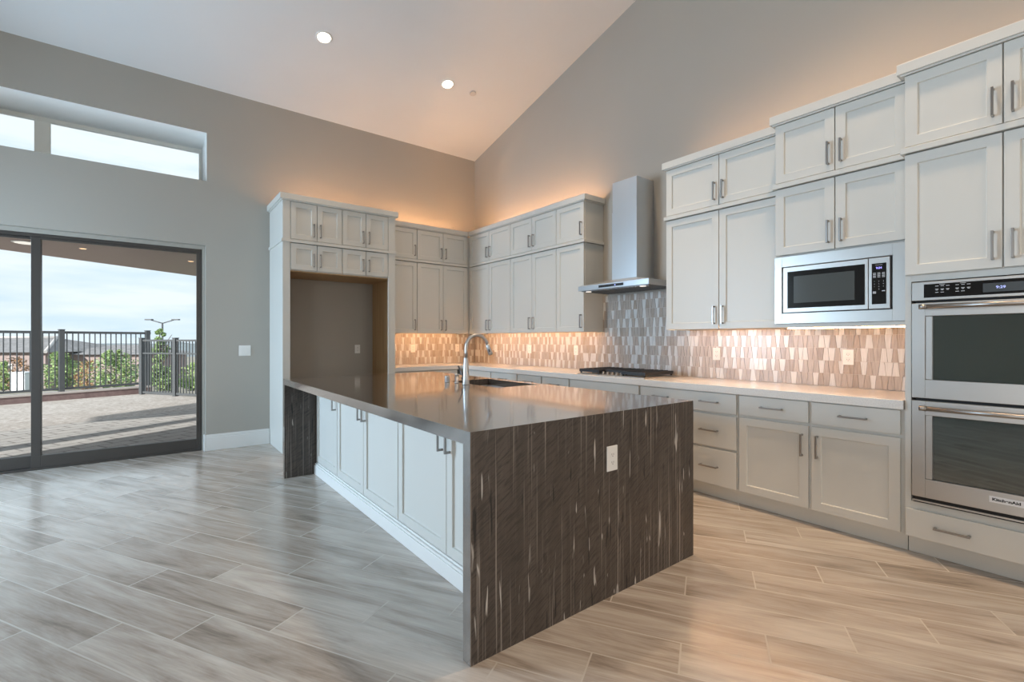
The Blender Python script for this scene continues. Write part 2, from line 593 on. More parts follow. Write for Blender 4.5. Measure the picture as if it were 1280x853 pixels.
HL = 0.152
ZB, ZT0, ZT1, ZC = 1.362, 2.366, 2.408, 2.832       # bottoms, band, crown line
def pull(fr, u, v, vertical, length=HL):
    """bar pull centred at (u, v) on the front plane"""
    mb = MB()
    h = length / 2
    r = 0.0055
    if vertical:
        fbox(mb, fr, u - r, u + r, v - h, v + h, 0.026, 0.037)
        for s in (-1, 1):
            fbox(mb, fr, u - r, u + r, v + s * (h - 0.006) - 0.006, v + s * (h - 0.006) + 0.006, 0.0005, 0.027)
    else:
        fbox(mb, fr, u - h, u + h, v - r, v + r, 0.026, 0.037)
        for s in (-1, 1):
            fbox(mb, fr, u + s * (h - 0.006) - 0.006, u + s * (h - 0.006) + 0.006, v - r, v + r, 0.0005, 0.027)
    return mb

def cabinet(name, label, group, fr, u0, u1, z0, z1, depth, fronts, shell=False, cat='cabinet'):
    """fronts: (kind, u0, u1, z0, z1, [pulls (u, z, vertical)])"""
    mid = fr.pt((u0 + u1) / 2, z0, -depth / 2)
    root = thing(name, mid, label, cat, group)
    e = 0.001
    mb = MB()
    if shell:
        t = 0.018
        fbox(mb, fr, u0 + e, u0 + t, z0, z1, -depth, -0.0215)
        fbox(mb, fr, u1 - t, u1 - e, z0, z1, -depth, -0.0215)
        fbox(mb, fr, u0 + t, u1 - t, z0, z0 + t, -depth, -0.0215)
        fbox(mb, fr, u0 + t, u1 - t, z0 + t, z1, -depth, -depth + 0.01)
        fbox(mb, fr, u0 + t, u1 - t, z1 - 0.2, z1, -0.04, -0.0215)
    else:
        lift = .026 if z0 == ZB else 0.0
        fbox(mb, fr, u0 + e, u1 - e, z0 + lift, z1, -depth, -0.0215)
        if lift:                                   # end panels run down to the door bottoms
            if 'beside the range hood' in label:
                fbox(mb, fr, u1 - .014, u1 - e, z0, z0 + lift, -depth, -0.0215)
            if 'between hood and microwave' in label:
                fbox(mb, fr, u0 + e, u0 + .014, z0, z0 + lift, -depth, -0.0215)
    mb.build('body', M['cab'], root, 0.0015)
    for (kind, a, b, c, d, pulls) in fronts:
        o = front_mesh(fr, a, b, c, d, kind == 'door').build('door' if kind == 'door' else 'drawer', M['cab'], root, 0.0022)
        for (u, v, vert) in pulls:
            pull(fr, u, v, vert).build('handle', M['nickel'], o, 0.0012)
    return root

def pair(u0, u1, z0, z1, top=False, g=0.004, off=0.037, zo=0.042):
    """two doors meeting in the middle with pulls beside the gap"""
    m = (u0 + u1) / 2
    hz = (z1 - zo - HL / 2) if top else (z0 + zo + HL / 2)
    return [('door', u0 + g, m - g * .75, z0, z1, [(m - off, hz, True)]),
            ('door', m + g * .75, u1 - g, z0, z1, [(m + off, hz, True)])]
def single(u0, u1, z0, z1, side, top=False, g=0.004, off=0.037, zo=0.042):
    hz = (z1 - zo - HL / 2) if top else (z0 + zo + HL / 2)
    u = u1 - off if side > 0 else u0 + off
    return [('door', u0 + g, u1 - g, z0, z1, [(u, hz, True)])]

# ------------------------------------------------------------------ room shell
YA, XB = 6.40, 4.19
def ceil_z(y):
    return 4.16 + 0.25 * (YA - y) if y > -0.2 else 4.16 + 0.25 * (YA + 0.2) - 0.25 * (-0.2 - y)

f = MB()
f.box(-3.3, XB + 0.15, -4.6, YA + 0.16, -0.12, 0.0)
struct(f.build('floor', M['floor']))

# far wall with the slider and clerestory openings
SX0, SX1, SZ = -2.95, 0.497, 2.312
RX1, RZ = 0.526, 2.354          # the wider reveal on the room side
CX1, CZ0, CZ1 = 0.537, 3.09, 3.64
w = MB()
Y0, Y1 = YA, YA + 0.16
w.box(-3.3, SX0, Y0, Y1, 0, 4.3)
YR = YA + .065
w.box(SX0, RX1, Y0, YR, RZ, CZ0)
w.box(SX0, SX1, YR, Y1, SZ, CZ0)
w.box(SX0, CX1, Y0, Y1, CZ1 + .002, 4.3)
w.box(SX0, CX1, Y0 + .001, Y1, CZ1, CZ1 + .002, 1)
w.box(CX1 - .002, CX1, Y0 + .001, Y1, CZ0, CZ1, 1)
w.box(RX1, CX1, Y0, YR, 0, CZ0)
w.box(SX1, CX1, YR, Y1, 0, CZ0)
w.box(CX1, XB + 0.15, Y0, Y1, 0, 4.3)
YG = 7.0
w.box(SX0, CX1 + .3, Y1, YG + .06, CZ1, 4.3, 1)
w.box(SX0, CX1 + .3, Y1, YG + .06, 2.97, CZ0, 1)
w.box(CX1, CX1 + .3, Y1, YG + .06, CZ0, CZ1, 1)
for fa in range(len(w.f)):
    pass
struct(w.build('wall_far', [M['wall'], M['reveal']]))
w = MB()
w.prism([(-4.6, 0), (YA, 0), (YA, ceil_z(YA)), (-0.2, ceil_z(-0.2)), (-4.6, ceil_z(-4.6))], 0, 0.15)
def yz(mb, x):
    mb.v = [(x + p[2], p[0], p[1]) for p in mb.v]
    return mb
struct(yz(w, XB).build('wall_right', M['wall']))
w = MB()
w.prism([(-4.6, 0), (YA, 0), (YA, ceil_z(YA)), (-0.2, ceil_z(-0.2)), (-4.6, ceil_z(-4.6))], 0, 0.15)
struct(yz(w, -3.45).build('wall_left', M['wall']))
w = MB()
w.box(-3.3, XB, -4.75, -4.6, 0, ceil_z(-4.6))
struct(w.build('wall_rear', M['wall']))
c = MB()
for a, b in ((YA + 0.16, -0.2), (-0.2, -4.75)):
    za, zb = ceil_z(a), ceil_z(b)
    c.quadbox([(-3.45, b, zb), (XB + 0.15, b, zb), (XB + 0.15, a, za), (-3.45, a, za),
               (-3.45, b, zb + 0.15), (XB + 0.15, b, zb + 0.15), (XB + 0.15, a, za + 0.15), (-3.45, a, za + 0.15)])
struct(c.build('ceiling', M['ceiling']))

# baseboards
def baseboard(name, boxes, h=0.185, ext=0.0):
    mb = MB()
    for (x0, x1, y0, y1, nx, ny) in boxes:
        mb.box(x0, x1, y0, y1, 0.0005, h - 0.035)
        mb.box(x0 + (0.006 if nx < 0 else 0), x1, y0 + (0.006 if ny < 0 else 0), y1, h - 0.035, h - 0.012)
        mb.box(x0 + (0.010 if nx < 0 else 0), x1, y0 + (0.010 if ny < 0 else 0), y1, h - 0.012, h)
    return struct(mb.build(name, M['trim'], None, 0.003))
baseboard('baseboard_far', [(RX1 + 0.001, 1.183, YA - 0.018, YA - 0.0005, 0, -1), (RX1 - 0.016, RX1 - .0005, YA - 0.018, YA + 0.06, 0, -1)])

# sliding door
def slider():
    yf = YA + 0.07
    root = MB()
    root.box(SX0, SX1 - 0.006, yf, yf + 0.085, SZ - 0.034, SZ - 0.001)
    root.box(SX1 - 0.024, SX1 - 0.006, yf, yf + 0.085, 0, SZ - 0.034)
    root.box(SX0 + 0.001, SX0 + 0.04, yf, yf + 0.085, 0, SZ - 0.034)
    root.box(SX0 + 0.04, SX1 - 0.024, yf, yf + 0.085, 0.0005, 0.022)
    r = struct(root.build('door_1', M['bronze'], None, 0.002))
    spans = [(-0.895, 0.472, 0.004), (-2.20, -0.825, 0.044), (-2.915, -2.13, 0.004)]
    for (a, b, o) in spans:
        s = MB()
        y0, y1 = yf + o, yf + o + 0.036
        z0, z1 = 0.023, SZ - 0.035
        s.box(a, a + 0.068, y0, y1, z0, z1)
        s.box(b - (0.028 if b > 0 else 0.045), b, y0, y1, z0, z1)
        s.box(a + 0.068, b - (0.028 if b > 0 else 0.045), y0, y1, z0, z0 + 0.115)
        s.box(a + 0.068, b - (0.028 if b > 0 else 0.045), y0, y1, z1 - 0.02, z1)
        so = s.build('sash', M['bronze'], r, 0.002)
        gl = MB()
        gl.box(a + 0.066, b - (0.026 if b > 0 else 0.043), y0 + 0.015, y0 + 0.021, z0 + 0.113, z1 - 0.018)
        gl.build('glass_pane', M['glass'], so)
slider()

def clerestory():
    y0, y1 = YG, YG + 0.045
    fr = MB()
    z0, z1 = CZ0 + 0.001, CZ1 - 0.001
    fr.box(SX0 + 0.001, CX1 - 0.001, y0, y1, z1 - 0.045, z1)
    fr.box(SX0 + 0.001, CX1 - 0.001, y0, y1, z0, z0 + 0.04)
    for a, b in ((CX1 - 0.03, CX1 - 0.003), (-0.943, -0.82), (-2.3, -2.18), (SX0 + 0.001, SX0 + 0.04)):
        fr.box(a, b, y0, y1, z0 + 0.04, z1 - 0.045)
    r = struct(fr.build('window_1', M['win_white'], None, 0.002))
    for a, b in ((-0.82, CX1 - 0.03), (-2.18, -0.943), (SX0 + 0.04, -2.3)):
        g = MB()
        g.box(a - 0.002, b + 0.002, y0 + 0.018, y0 + 0.024, z0 + 0.038, z1 - 0.043)
        g.build('glass_pane', M['glass'], r)
clerestory()

# recessed ceiling lamps
cz_n = Vector((0, 0.25, 1)).normalized()
def on_ceiling(mb, x, y):
    """turn a mesh made around z=0 into the slope of the ceiling at (x, y)"""
    R = Matrix.Rotation(-math.atan(0.25), 4, 'X')
    mb.v = [tuple(R @ Vector(p) + Vector((x, y, ceil_z(y)))) for p in mb.v]
    return mb
def can(x, y, label, power):
    root = thing('recessed_light', (x, y, ceil_z(y) - 0.004), label, 'ceiling light', 'recessed lamps in the sloped ceiling')
    ring = MB()
    n, ro, ri = 32, 0.085, 0.064
    n0 = 0
    for (r_, h_) in ((ri, -0.001), (ri, -0.007), (ro - 0.006, -0.008), (ro, -0.001)):
        for k in range(n):
            a = 2 * math.pi * k / n
            ring.v.append((r_ * math.cos(a), r_ * math.sin(a), h_))
    for i in range(4):
        for k in range(n):
            a, b = i * n + k, i * n + (k + 1) % n
            c_, d_ = ((i + 1) % 4) * n + (k + 1) % n, ((i + 1) % 4) * n + k
            ring.f.append([a, b, c_, d_])
            ring.mi.append(0)
            ring.sm.append(False)
    on_ceiling(ring, x, y).build('trim_ring', M['plate'], root)
    ln = MB().lathe((0, 0, 0), [(0.0635, -0.0055), (0.0635, -0.001)], 32)
    on_ceiling(ln, x, y).build('lens', M['lens'], root)
    l = bpy.data.lights.new('can_lamp', 'SPOT')
    l.energy = power
    l.color = WARM
    l.spot_size = math.radians(74)
    l.spot_blend = 0.9
    l.shadow_soft_size = 0.10
    o = bpy.data.objects.new('can_lamp', l)
    COL.objects.link(o)
    o.parent = root
    o.location = (0, -0.01, -0.05)
CAN = 60
can(1.475, 5.153, 'lit round recessed lamp in the ceiling nearer the clerestory window', CAN)
can(2.967, 5.151, 'lit round recessed lamp in the ceiling beside the small round cap', CAN)
for x, y in ((2.967, 3.2), (2.967, 1.2), (2.967, -.6)):  # unseen lamps added to brighten the aisle floor with warm light
    can(x, y, 'added unseen round recessed lamp in the ceiling above the camera view', CAN * 4.6)
sc = thing('sprinkler_cap', (3.334, 5.139, ceil_z(5.139)), 'small white round sprinkler cover on the sloped ceiling', 'sprinkler cover')
on_ceiling(MB().lathe((0, 0, 0), [(0.036, -0.001), (0.036, -0.008), (0.043, -0.009), (0.043, -0.016), (0.039, -0.019)], 28), 3.334, 5.139).build('cover_plate', M['cover'], sc)

# ------------------------------------------------------------------ uppers
FA, FBL, FBR, FMW, FOV = Fr('A', 6.075), Fr('B', 3.865), Fr('B', 3.79), Fr('B', 3.632), Fr('B', 3.543)
DA = YA - 6.075 - 0.001
GU, GT = 'tall wall cabinets under the band', 'short stacked cabinets under the crown'

# far-wall run (u = x)
uA = (2.53, 3.008, 3.846)
cabinet('wall_cabinet', 'tall single door white wall cabinet beside the refrigerator surround', GU, FA, uA[0], uA[1], ZB, ZT0, DA, single(uA[0], uA[1], ZB + .003, ZT0 - .003, 1))
cabinet('wall_cabinet', 'tall double door white wall cabinet on the far wall beside the corner', GU, FA, uA[1], uA[2], ZB, ZT0, DA, pair(uA[1], uA[2], ZB + .003, ZT0 - .003))
cabinet('wall_cabinet', 'short single door stacked cabinet beside the taller refrigerator surround', GT, FA, uA[0], uA[1], ZT1, ZC, DA, single(uA[0], uA[1], ZT1 + .003, ZC - .003, 1))
cabinet('wall_cabinet', 'short double door stacked cabinet on the far wall beside the corner', GT, FA, uA[1], uA[2], ZT1, ZC, DA, pair(uA[1], uA[2], ZT1 + .003, ZC - .003))
cf = MB()
cf.box(3.847, 3.886, 6.096, 6.399, ZB, ZC)
cf.box(3.886, 4.189, 6.043, 6.399, ZB, ZC)
tag(cf.build('corner_filler', M['cab'], None, 0.001), 'narrow plain white filler panel in the inside corner of the wall cabinets', 'filler panel')

# hood wall, corner to hood (u = -y)
uB = (-6.041, -5.032, -4.134, -3.68)
DB = XB - 3.865 - 0.001
def LB(i): return uB[i], uB[i + 1]
cabinet('wall_cabinet', 'tall double door wall cabinet on hood wall touching the corner', GU, FBL, *LB(0), ZB, ZT0, DB, pair(*LB(0), ZB + .003, ZT0 - .003))
cabinet('wall_cabinet', 'tall double door wall cabinet between corner pair and hood side single', GU, FBL, *LB(1), ZB, ZT0, DB, pair(*LB(1), ZB + .003, ZT0 - .003))
cabinet('wall_cabinet', 'tall single door wall cabinet beside the range hood', GU, FBL, *LB(2), ZB, ZT0, DB, single(*LB(2), ZB + .003, ZT0 - .003, 1))
cabinet('wall_cabinet', 'short double door stacked cabinet on hood wall touching the corner', GT, FBL, *LB(0), ZT1, ZC, DB, pair(*LB(0), ZT1 + .003, ZC - .003))
cabinet('wall_cabinet', 'short double door stacked cabinet between corner pair and hood side single', GT, FBL, *LB(1), ZT1, ZC, DB, pair(*LB(1), ZT1 + .003, ZC - .003))
cabinet('wall_cabinet', 'short single door stacked cabinet under the crown beside the range hood', GT, FBL, *LB(2), ZT1, ZC, DB, single(*LB(2), ZT1 + .003, ZC - .003, 1))

# between hood and microwave
DR = XB - 3.79 - 0.001
uR = (-2.575, -1.553)
cabinet('wall_cabinet', 'wide tall double door wall cabinet between hood and microwave', GU, FBR, *uR, ZB, ZT0, DR, pair(*uR, ZB + .003, ZT0 - .003))
cabinet('wall_cabinet', 'wide short double door stacked cabinet between hood and microwave stack', GT, FBR, *uR, ZT1, ZC, DR, pair(*uR, ZT1 + .003, ZC - .003))

# microwave stack: two door cabinets over an open housing
DM = XB - 3.632 - 0.001
uM = (-1.551, -0.789)
ZM = 1.878
cabinet('wall_cabinet', 'double door cabinet directly above the built-in microwave', 'cabinets over the microwave', FMW, *uM, ZM, ZT0, DM, pair(*uM, ZM + .006, ZT0 - .003))
cabinet('wall_cabinet', 'short double door cabinet under the crown over the microwave stack', 'cabinets over the microwave', FMW, *uM, ZT1, ZC, DM, pair(*uM, ZT1 + .003, ZC - .003))
hs = thing('microwave_housing', FMW.pt(-1.17, ZB, -DM / 2), 'open white cabinet housing around the built-in microwave', 'cabinet')
mb = MB()
fbox(mb, FMW, uM[0] + .001, uM[0] + .02, ZB, ZM - .001, -DM, -.0215)
fbox(mb, FMW, uM[1] - .02, uM[1] - .001, ZB, ZM - .001, -DM, -.0215)
fbox(mb, FMW, uM[0] + .02, uM[1] - .02, ZB, ZB + .02, -DM, -.0215)
fbox(mb, FMW, uM[0] + .02, uM[1] - .02, ZM - .02, ZM - .001, -DM, -.0215)
mb.build('body', M['cab'], hs, 0.001)
mb = MB()
fbox(mb, FMW, uM[0] + .001, uM[1] - .001, ZB, ZB + .026, -.0205, 0)
mb.build('bottom_rail', M['cab'], hs, 0.0015)

# oven tower
DO = XB - 3.543 - 0.001
uO = (-0.787, 0.031)
ZO = 1.652
cabinet('wall_cabinet', 'double door cabinet directly above the double oven', 'cabinets over the oven', FOV, *uO, ZO, ZT0, DO, pair(*uO, ZO + .003, ZT0 - .003))
cabinet('wall_cabinet', 'double door cabinet under the crown at top of oven tower', 'cabinets over the oven', FOV, *uO, ZT1, ZC, DO, pair(*uO, ZT1 + .003, ZC - .003))
oh = thing('oven_cabinet', FOV.pt(-0.378, 0.0, -DO / 2), 'tall white oven tower cabinet with one wide bottom drawer', 'cabinet')
mb = MB()
fbox(mb, FOV, uO[0] + .001, uO[0] + .03, .112, ZO - .001, -DO, -.022)
fbox(mb, FOV, uO[1] - .03, uO[1] - .001, .112, ZO - .001, -DO, -.022)
fbox(mb, FOV, uO[0] + .03, uO[1] - .03, .112, .325, -DO, -.022)
fbox(mb, FOV, uO[0] + .03, uO[1] - .03, 1.615, ZO - .001, -DO, -.022)
fbox(mb, FOV, uO[0] + .03, uO[1] - .03, .325, 1.615, -DO, -DO + .01)
mb.build('body', M['cab'], oh, 0.001)
mb = MB()
fbox(mb, FOV, uO[0] + .001, uO[1] - .001, 0.0005, .111, -DO, -.10)
mb.build('toe_kick', M['cab'], oh, 0.001)
dr = front_mesh(FOV, uO[0] + .008, uO[1] - .008, .122, .283, False).build('drawer', M['cab'], oh, 0.002)
for u in (-0.575, -0.181):
    pull(FOV, u, .203, False).build('handle', M['nickel'], dr, 0.0012)

# crowns and bands
def crown(name, fr, u0, u1, z0, z1, depth, out=0.02, e0=0.03, e1=0.03):
    mb = MB()
    fbox(mb, fr, u0 - e0 * .45, u1 + e1 * .45, z0 + .001, z0 + .012, -.03, out * .45)
    fbox(mb, fr, u0 - e0, u1 + e1, z0 + .012, z1, -.03, out)
    if e0:
        fbox(mb, fr, u0 - e0, u0 + .012, z0 + .012, z1, -depth, -.03)
        fbox(mb, fr, u0 - e0 * .45, u0 + .012, z0 + .001, z0 + .012, -depth, -.03)
    if e1:
        fbox(mb, fr, u1 - .012, u1 + e1, z0 + .012, z1, -depth, -.03)
        fbox(mb, fr, u1 - .012, u1 + e1 * .45, z0 + .001, z0 + .012, -depth, -.03)
    return struct(mb.build(name, M['cab'], None, 0.002))
def band(name, fr, u0, u1, depth, e0=0.015, e1=0.015):
    mb = MB()
    fbox(mb, fr, u0 - e0, u1 + e1, ZT0 + .004, ZT1 - .004, -depth, .014)
    return struct(mb.build(name, M['cab'], None, 0.003))
CT = 2.905
crown('trim_1', FA, uA[0], 3.84, ZC, CT, DA, e0=0, e1=0)
crown('trim_2', FBL, -6.05, uB[3], ZC, CT, DB, e0=0, e1=0.03)
crown('trim_3', FBR, *uR, ZC, CT, DR, e0=0.03, e1=0)
crown('trim_4', FMW, *uM, ZC, CT, DM, e0=0.03, e1=0)
crown('trim_5', FOV, *uO, ZC, CT, DO, e0=0.03, e1=0.03)
band('trim_6', FA, uA[0], 3.85, DA, 0, 0)
band('trim_7', FBL, -6.04, uB[3], DB, 0, .015)
band('trim_8', FBR, *uR, DR, .015, 0)
band('trim_9', FMW, *uM, DM, .015, 0)
band('trim_10', FOV, *uO, DO, .015, .015)

# ------------------------------------------------------------------ refrigerator surround
FF = Fr('A', 5.70)
DF = YA - 5.70 - 0.001
fs = thing('refrigerator_surround', (1.85, 6.05, 0), 'tall white cabinet surround framing the empty refrigerator alcove', 'refrigerator surround')
for (a, b, inner) in ((1.188, 1.266, 1), (2.423, 2.513, -1)):
    mb = MB()
    mb.box(a, b, 5.70, 5.722, .0005, ZC)
    if inner > 0:
        mb.box(a, a + .02, 5.722, YA - .001, .0005, ZC)
    else:
        mb.box(b - .02, b, 5.722, YA - .001, .0005, ZC)
    mb.build('side_panel', M['cab'], fs, 0.001)
for (x0, x1) in ((1.209, 1.214), (2.487, 2.492)):
    mb = MB()
    mb.box(x0, x1, 5.723, YA - .001, .0005, 2.055)
    mb.build('wood_liner', M['ply'], fs)
mb = MB()
mb.box(1.215, 2.486, 5.725, YA - .001, 2.046, 2.056)
mb.build('wood_soffit', M['ply'], fs)
mb = MB()
for (z0, z1, o) in ((ZC + .001, ZC + .012, .014), (ZC + .012, 2.908, .032)):
    mb.box(1.188 - o, 2.513 + o, 5.70 - o, 5.74, z0, z1)
    mb.box(1.188 - o, 1.22, 5.74, YA - .001, z0, z1)
    mb.box(2.48, 2.513 + o, 5.74, YA - .001, z0, z1)
mb.build('crown', M['cab'], fs, 0.002)
mb = MB()
mb.box(1.174, 1.2675, 5.686, 5.6995, ZT0 + .004, ZT1 - .004)
mb.box(2.4225, 2.527, 5.686, 5.6995, ZT0 + .004, ZT1 - .004)
mb.box(1.2675, 2.4225, 5.686, 5.73, ZT0 + .004, ZT1 - .004)
mb.box(1.174, 1.1875, 5.6995, YA - .001, ZT0 + .004, ZT1 - .004)
mb.build('band', M['cab'], fs, 0.002)
GF = 'double door cabinets over the refrigerator alcove'
uF = (1.268, 1.845, 2.421)
for i, nm in ((0, 'above the tall white end panel side'), (1, 'on the corner side')):
    pass
FL = ['upper', 'lower']
cabinet('refrigerator_cabinet', 'upper double door cabinet over the alcove on the window side', GF, FF, uF[0], uF[1], ZT1, ZC, DF - .03, pair(uF[0], uF[1], ZT1 + .003, ZC - .003))
cabinet('refrigerator_cabinet', 'upper double door cabinet over the alcove on the corner side', GF, FF, uF[1], uF[2], ZT1, ZC, DF - .03, pair(uF[1], uF[2], ZT1 + .003, ZC - .003))
cabinet('refrigerator_cabinet', 'lower double door cabinet just above the alcove on the window side', GF, FF, uF[0], uF[1], 2.058, ZT0, DF - .03, pair(uF[0], uF[1], 2.068, ZT0 - .003))
cabinet('refrigerator_cabinet', 'lower double door cabinet just above the alcove on the corner side', GF, FF, uF[1], uF[2], 2.058, ZT0, DF - .03, pair(uF[1], uF[2], 2.068, ZT0 - .003))

# ------------------------------------------------------------------ base run along the hood wall
FB = Fr('B', 3.572)
DBs = XB - 3.572 - .001
ZK, ZD = .112, .857
GB = 'white base cabinets along the hood wall'
g = .01
def drawer(u0, u1, z0, z1, pulls):
    return ('drawer', u0 + g, u1 - g, z0, z1, pulls)
def bdoor(u0, u1, z0, z1, pulls):
    return ('door', u0 + g, u1 - g, z0, z1, pulls)
def base_pair(u0, u1):
    m = (u0 + u1) / 2
    z = .69 - .06 - HL / 2
    return [drawer(u0, m, .703, .849, [((u0 + m) / 2, .777, False)]), drawer(m, u1, .703, .849, [((m + u1) / 2, .777, False)]),
            bdoor(u0, m, .118, .683, [(m - .045, z, True)]), bdoor(m, u1, .118, .683, [(m + .045, z, True)])]
cabinet('base_cabinet', 'white double base cabinet with two drawers beside the oven tower', GB, FB, -1.795, -.79, ZK, ZD, DBs,
        [drawer(-1.795, -1.299, .703, .849, [(-1.547, .777, False)]), drawer(-1.299, -.80, .703, .849, [(-1.05, .777, False)]),
         bdoor(-1.795, -1.299, .118, .683, [(-1.345, .55, True)]), bdoor(-1.299, -.80, .118, .683, [(-1.252, .55, True)])])
u0, u1 = -2.703, -1.797
pl = lambda z: [(u0 + .228, z, False), (u1 - .228, z, False)]
cabinet('base_cabinet', 'white base cabinet of three wide drawers behind the island end', GB, FB, u0, u1, ZK, ZD, DBs,
        [drawer(u0, u1, .697, .849, pl(.777)), drawer(u0, u1, .421, .678, pl(.55)), drawer(u0, u1, .118, .402, pl(.262))])
u0, u1 = -3.615, -2.705
cabinet('base_cabinet', 'white base cabinet under the gas cooktop', GB, FB, u0, u1, ZK, ZD, DBs,
        [drawer(u0, u1, .703, .849, []), drawer(u0, u1, .421, .683, pl(.56)), drawer(u0, u1, .118, .402, pl(.262))])
u0, u1 = -4.517, -3.617
cabinet('base_cabinet', 'white base cabinet just beyond the cooktop towards the corner', GB, FB, u0, u1, ZK, ZD, DBs, base_pair(u0, u1))
u0, u1 = -5.077, -4.519
cabinet('base_cabinet', 'narrow white base cabinet with one drawer nearest the inside corner', GB, FB, u0, u1, ZK, ZD, DBs,
        [drawer(u0, u1, .703, .849, [((u0 + u1) / 2, .777, False)]), bdoor(u0, u1, .118, .683, [(u0 + .06, .55, True)])])
FBA = Fr('A', 5.782)
cabinet('base_cabinet', 'white far wall base cabinet between refrigerator surround and corner', GB, FBA, 2.517, 3.50, ZK, ZD, YA - 5.782 - .001, base_pair(2.517, 3.50))
cb = thing('corner_base_cabinet', (3.9, 5.8, 0), 'plain white corner base cabinet under the counter bend', 'cabinet', GB)
mb = MB()
mb.box(3.594, XB - .001, 5.079, YA - .001, ZK, ZD)
mb.build('body', M['cab'], cb, .001)
mb = MB()
mb.box(3.572, 3.593, 5.082, 5.74, .118, .849)
mb.build('filler_panel', M['cab'], cb, .002)
tk = MB()
tk.box(3.645, 3.66, .0 + .79, 5.8, .0005, .1115)
tk.box(2.517, 3.66, 5.85, 5.865, .0005, .1115)
struct(tk.build('trim_11', M['cab'], None, .001))

# countertop: one L-shaped slab, cooktop drops onto it
ct = MB()
ct.box(3.542, XB - .001, .789, 5.75, .858, .914)
ct.box(2.516, XB - .001, 5.75, YA - .001, .858, .914)
tag(ct.build('countertop', M['quartz'], None, .003), 'pale quartz countertop running along the hood wall and round the corner', 'countertop')

# ------------------------------------------------------------------ backsplash
def tiles(name, fr, runs, label):
    """runs: (u0, u1, z0, z1). Rows of tapering tiles, alternately wide at the top and at the bottom"""
    mb = MB()
    for (a, b, z0, z1) in runs:
        fbox(mb, fr, a, b, z0, z1, 0.0005, .004, 4)
    RH, P, T = .0985, .0365, .0048
    rng = random.Random(3)
    zbase = .9155
    U0 = min(r[0] for r in runs)
    U1 = max(r[1] for r in runs)
    for row in range(10):
        za, zb = zbase + row * RH, zbase + (row + 1) * RH
        u = U0 - rng.random() * P
        edge = u
        tops = edge + T * rng.choice((-1, 1))
        k = rng.randint(0, 3)
        flip = rng.choice((-1, 1))
        ut, ub = u + flip * T * .5, u - flip * T * .5
        prevw = 0
        while u < U1:
            wd = P * rng.choice((.85, 1.0, 1.0, 1.15))
            flip = -flip
            nu = u + wd
            nt, nb = nu + flip * T, nu - flip * T
            prevw -= 1
            if prevw <= 0 and (rng.random() < .48 or prevw < -3):
                mi = 3
                prevw = rng.choice((1, 2, 2, 3))
            else:
                mi = rng.choice((0, 0, 0, 1, 1, 2))
            for (a, b, c, d) in runs:
                lo, hi = max(za, c), min(zb, d)
                if hi - lo < .008:
                    continue
                def at(pb, pt_, z):
                    t = (z - za) / (zb - za)
                    return pb + (pt_ - pb) * t
                gp = .0011
                q = [(at(ub, ut, lo + gp) + gp, lo + gp), (at(nb, nt, lo + gp) - gp, lo + gp), (at(nb, nt, hi - gp) - gp, hi - gp), (at(ub, ut, hi - gp) + gp, hi - gp)]
                q = [(min(max(p[0], a + .0005), b - .0005), p[1]) for p in q]
                if q[1][0] - q[0][0] < .003 and q[2][0] - q[3][0] < .003:
                    continue
                bk = [fr.pt(p[0], p[1], .0035) for p in q]
                ft = [fr.pt(p[0], p[1], .0085 if mi != 3 else .0078) for p in q]
                n = len(mb.v)
                mb.v += bk + ft
                for fc in ((4, 5, 6, 7), (0, 1, 5, 4), (1, 2, 6, 5), (2, 3, 7, 6), (3, 0, 4, 7)):
                    mb.f.append([n + i for i in fc])
                    mb.mi.append(mi)
                    mb.sm.append(False)
            u, ut, ub = nu, nt, nb
    o = mb.build(name, [M['tile_a'], M['tile_b'], M['tile_c'], M['tile_w'], M['grout']])
    return tag(o, label, 'backsplash')
WB, WA = Fr('B', XB), Fr('A', YA)
tiles('tile_backsplash', WB, [(-(YA - .012), -3.679, .9145, ZB - .001), (-3.679, -2.576, .9145, 1.775), (-2.576, -.79, .9145, ZB - .001)],
      'taupe and white tapered tile backsplash on the hood wall')
tiles('tile_backsplash', WA, [(2.516, XB - .012, .9145, ZB - .001)], 'short stretch of tapered tile backsplash on far wall beside refrigerator surround')

# ------------------------------------------------------------------ LED strips
def led(name, fr, u0, u1, z0, z1, w0, w1, label, m, grp):
    mb = MB()
    fbox(mb, fr, u0, u1, z0, z1, w0, w1)
    r = tag(mb.build(name, M[m], None), label, 'light strip', grp)
    return r
GL, GTp = 'light strips under the wall cabinets', 'light strips on top of the wall cabinets'
led('under_cabinet_light', FA, 2.56, 3.84, ZB + .016, ZB + .0255, -.062, -.046, 'warm light strip under the far wall cabinets', 'led', GL)
led('under_cabinet_light', FBL, -6.02, -3.70, ZB + .016, ZB + .0255, -.062, -.046, 'warm light strip under hood wall cabinets between corner and hood', 'led', GL)
led('under_cabinet_light', FBR, -2.55, -1.57, ZB + .016, ZB + .0255, -.062, -.046, 'warm light strip under the cabinets between hood and microwave', 'led', GL)
led('under_cabinet_light', FMW, -1.52, -.82, ZB - .008, ZB - .0005, -.16, -.144, 'warm light strip under the microwave housing', 'led', GL)
led('over_cabinet_light', FA, 2.58, 3.80, ZC + .0005, ZC + .012, -.09, -.07, 'warm light strip on top of the far wall cabinets', 'led_corner', GTp)
led('over_cabinet_light', FBL, -6.0, -3.75, ZC + .0005, ZC + .012, -.09, -.07, 'warm light strip on top of hood wall cabinets near the corner', 'led_corner', GTp)
led('over_cabinet_light', FBR, -2.45, -1.58, ZC + .0005, ZC + .012, -.12, -.10, 'warm light strip on top of cabinets between hood and microwave', 'led_top', GTp)
led('over_cabinet_light', FMW, -1.52, -.82, ZC + .0005, ZC + .012, -.22, -.20, 'warm light strip on top of the microwave stack', 'led_top', GTp)
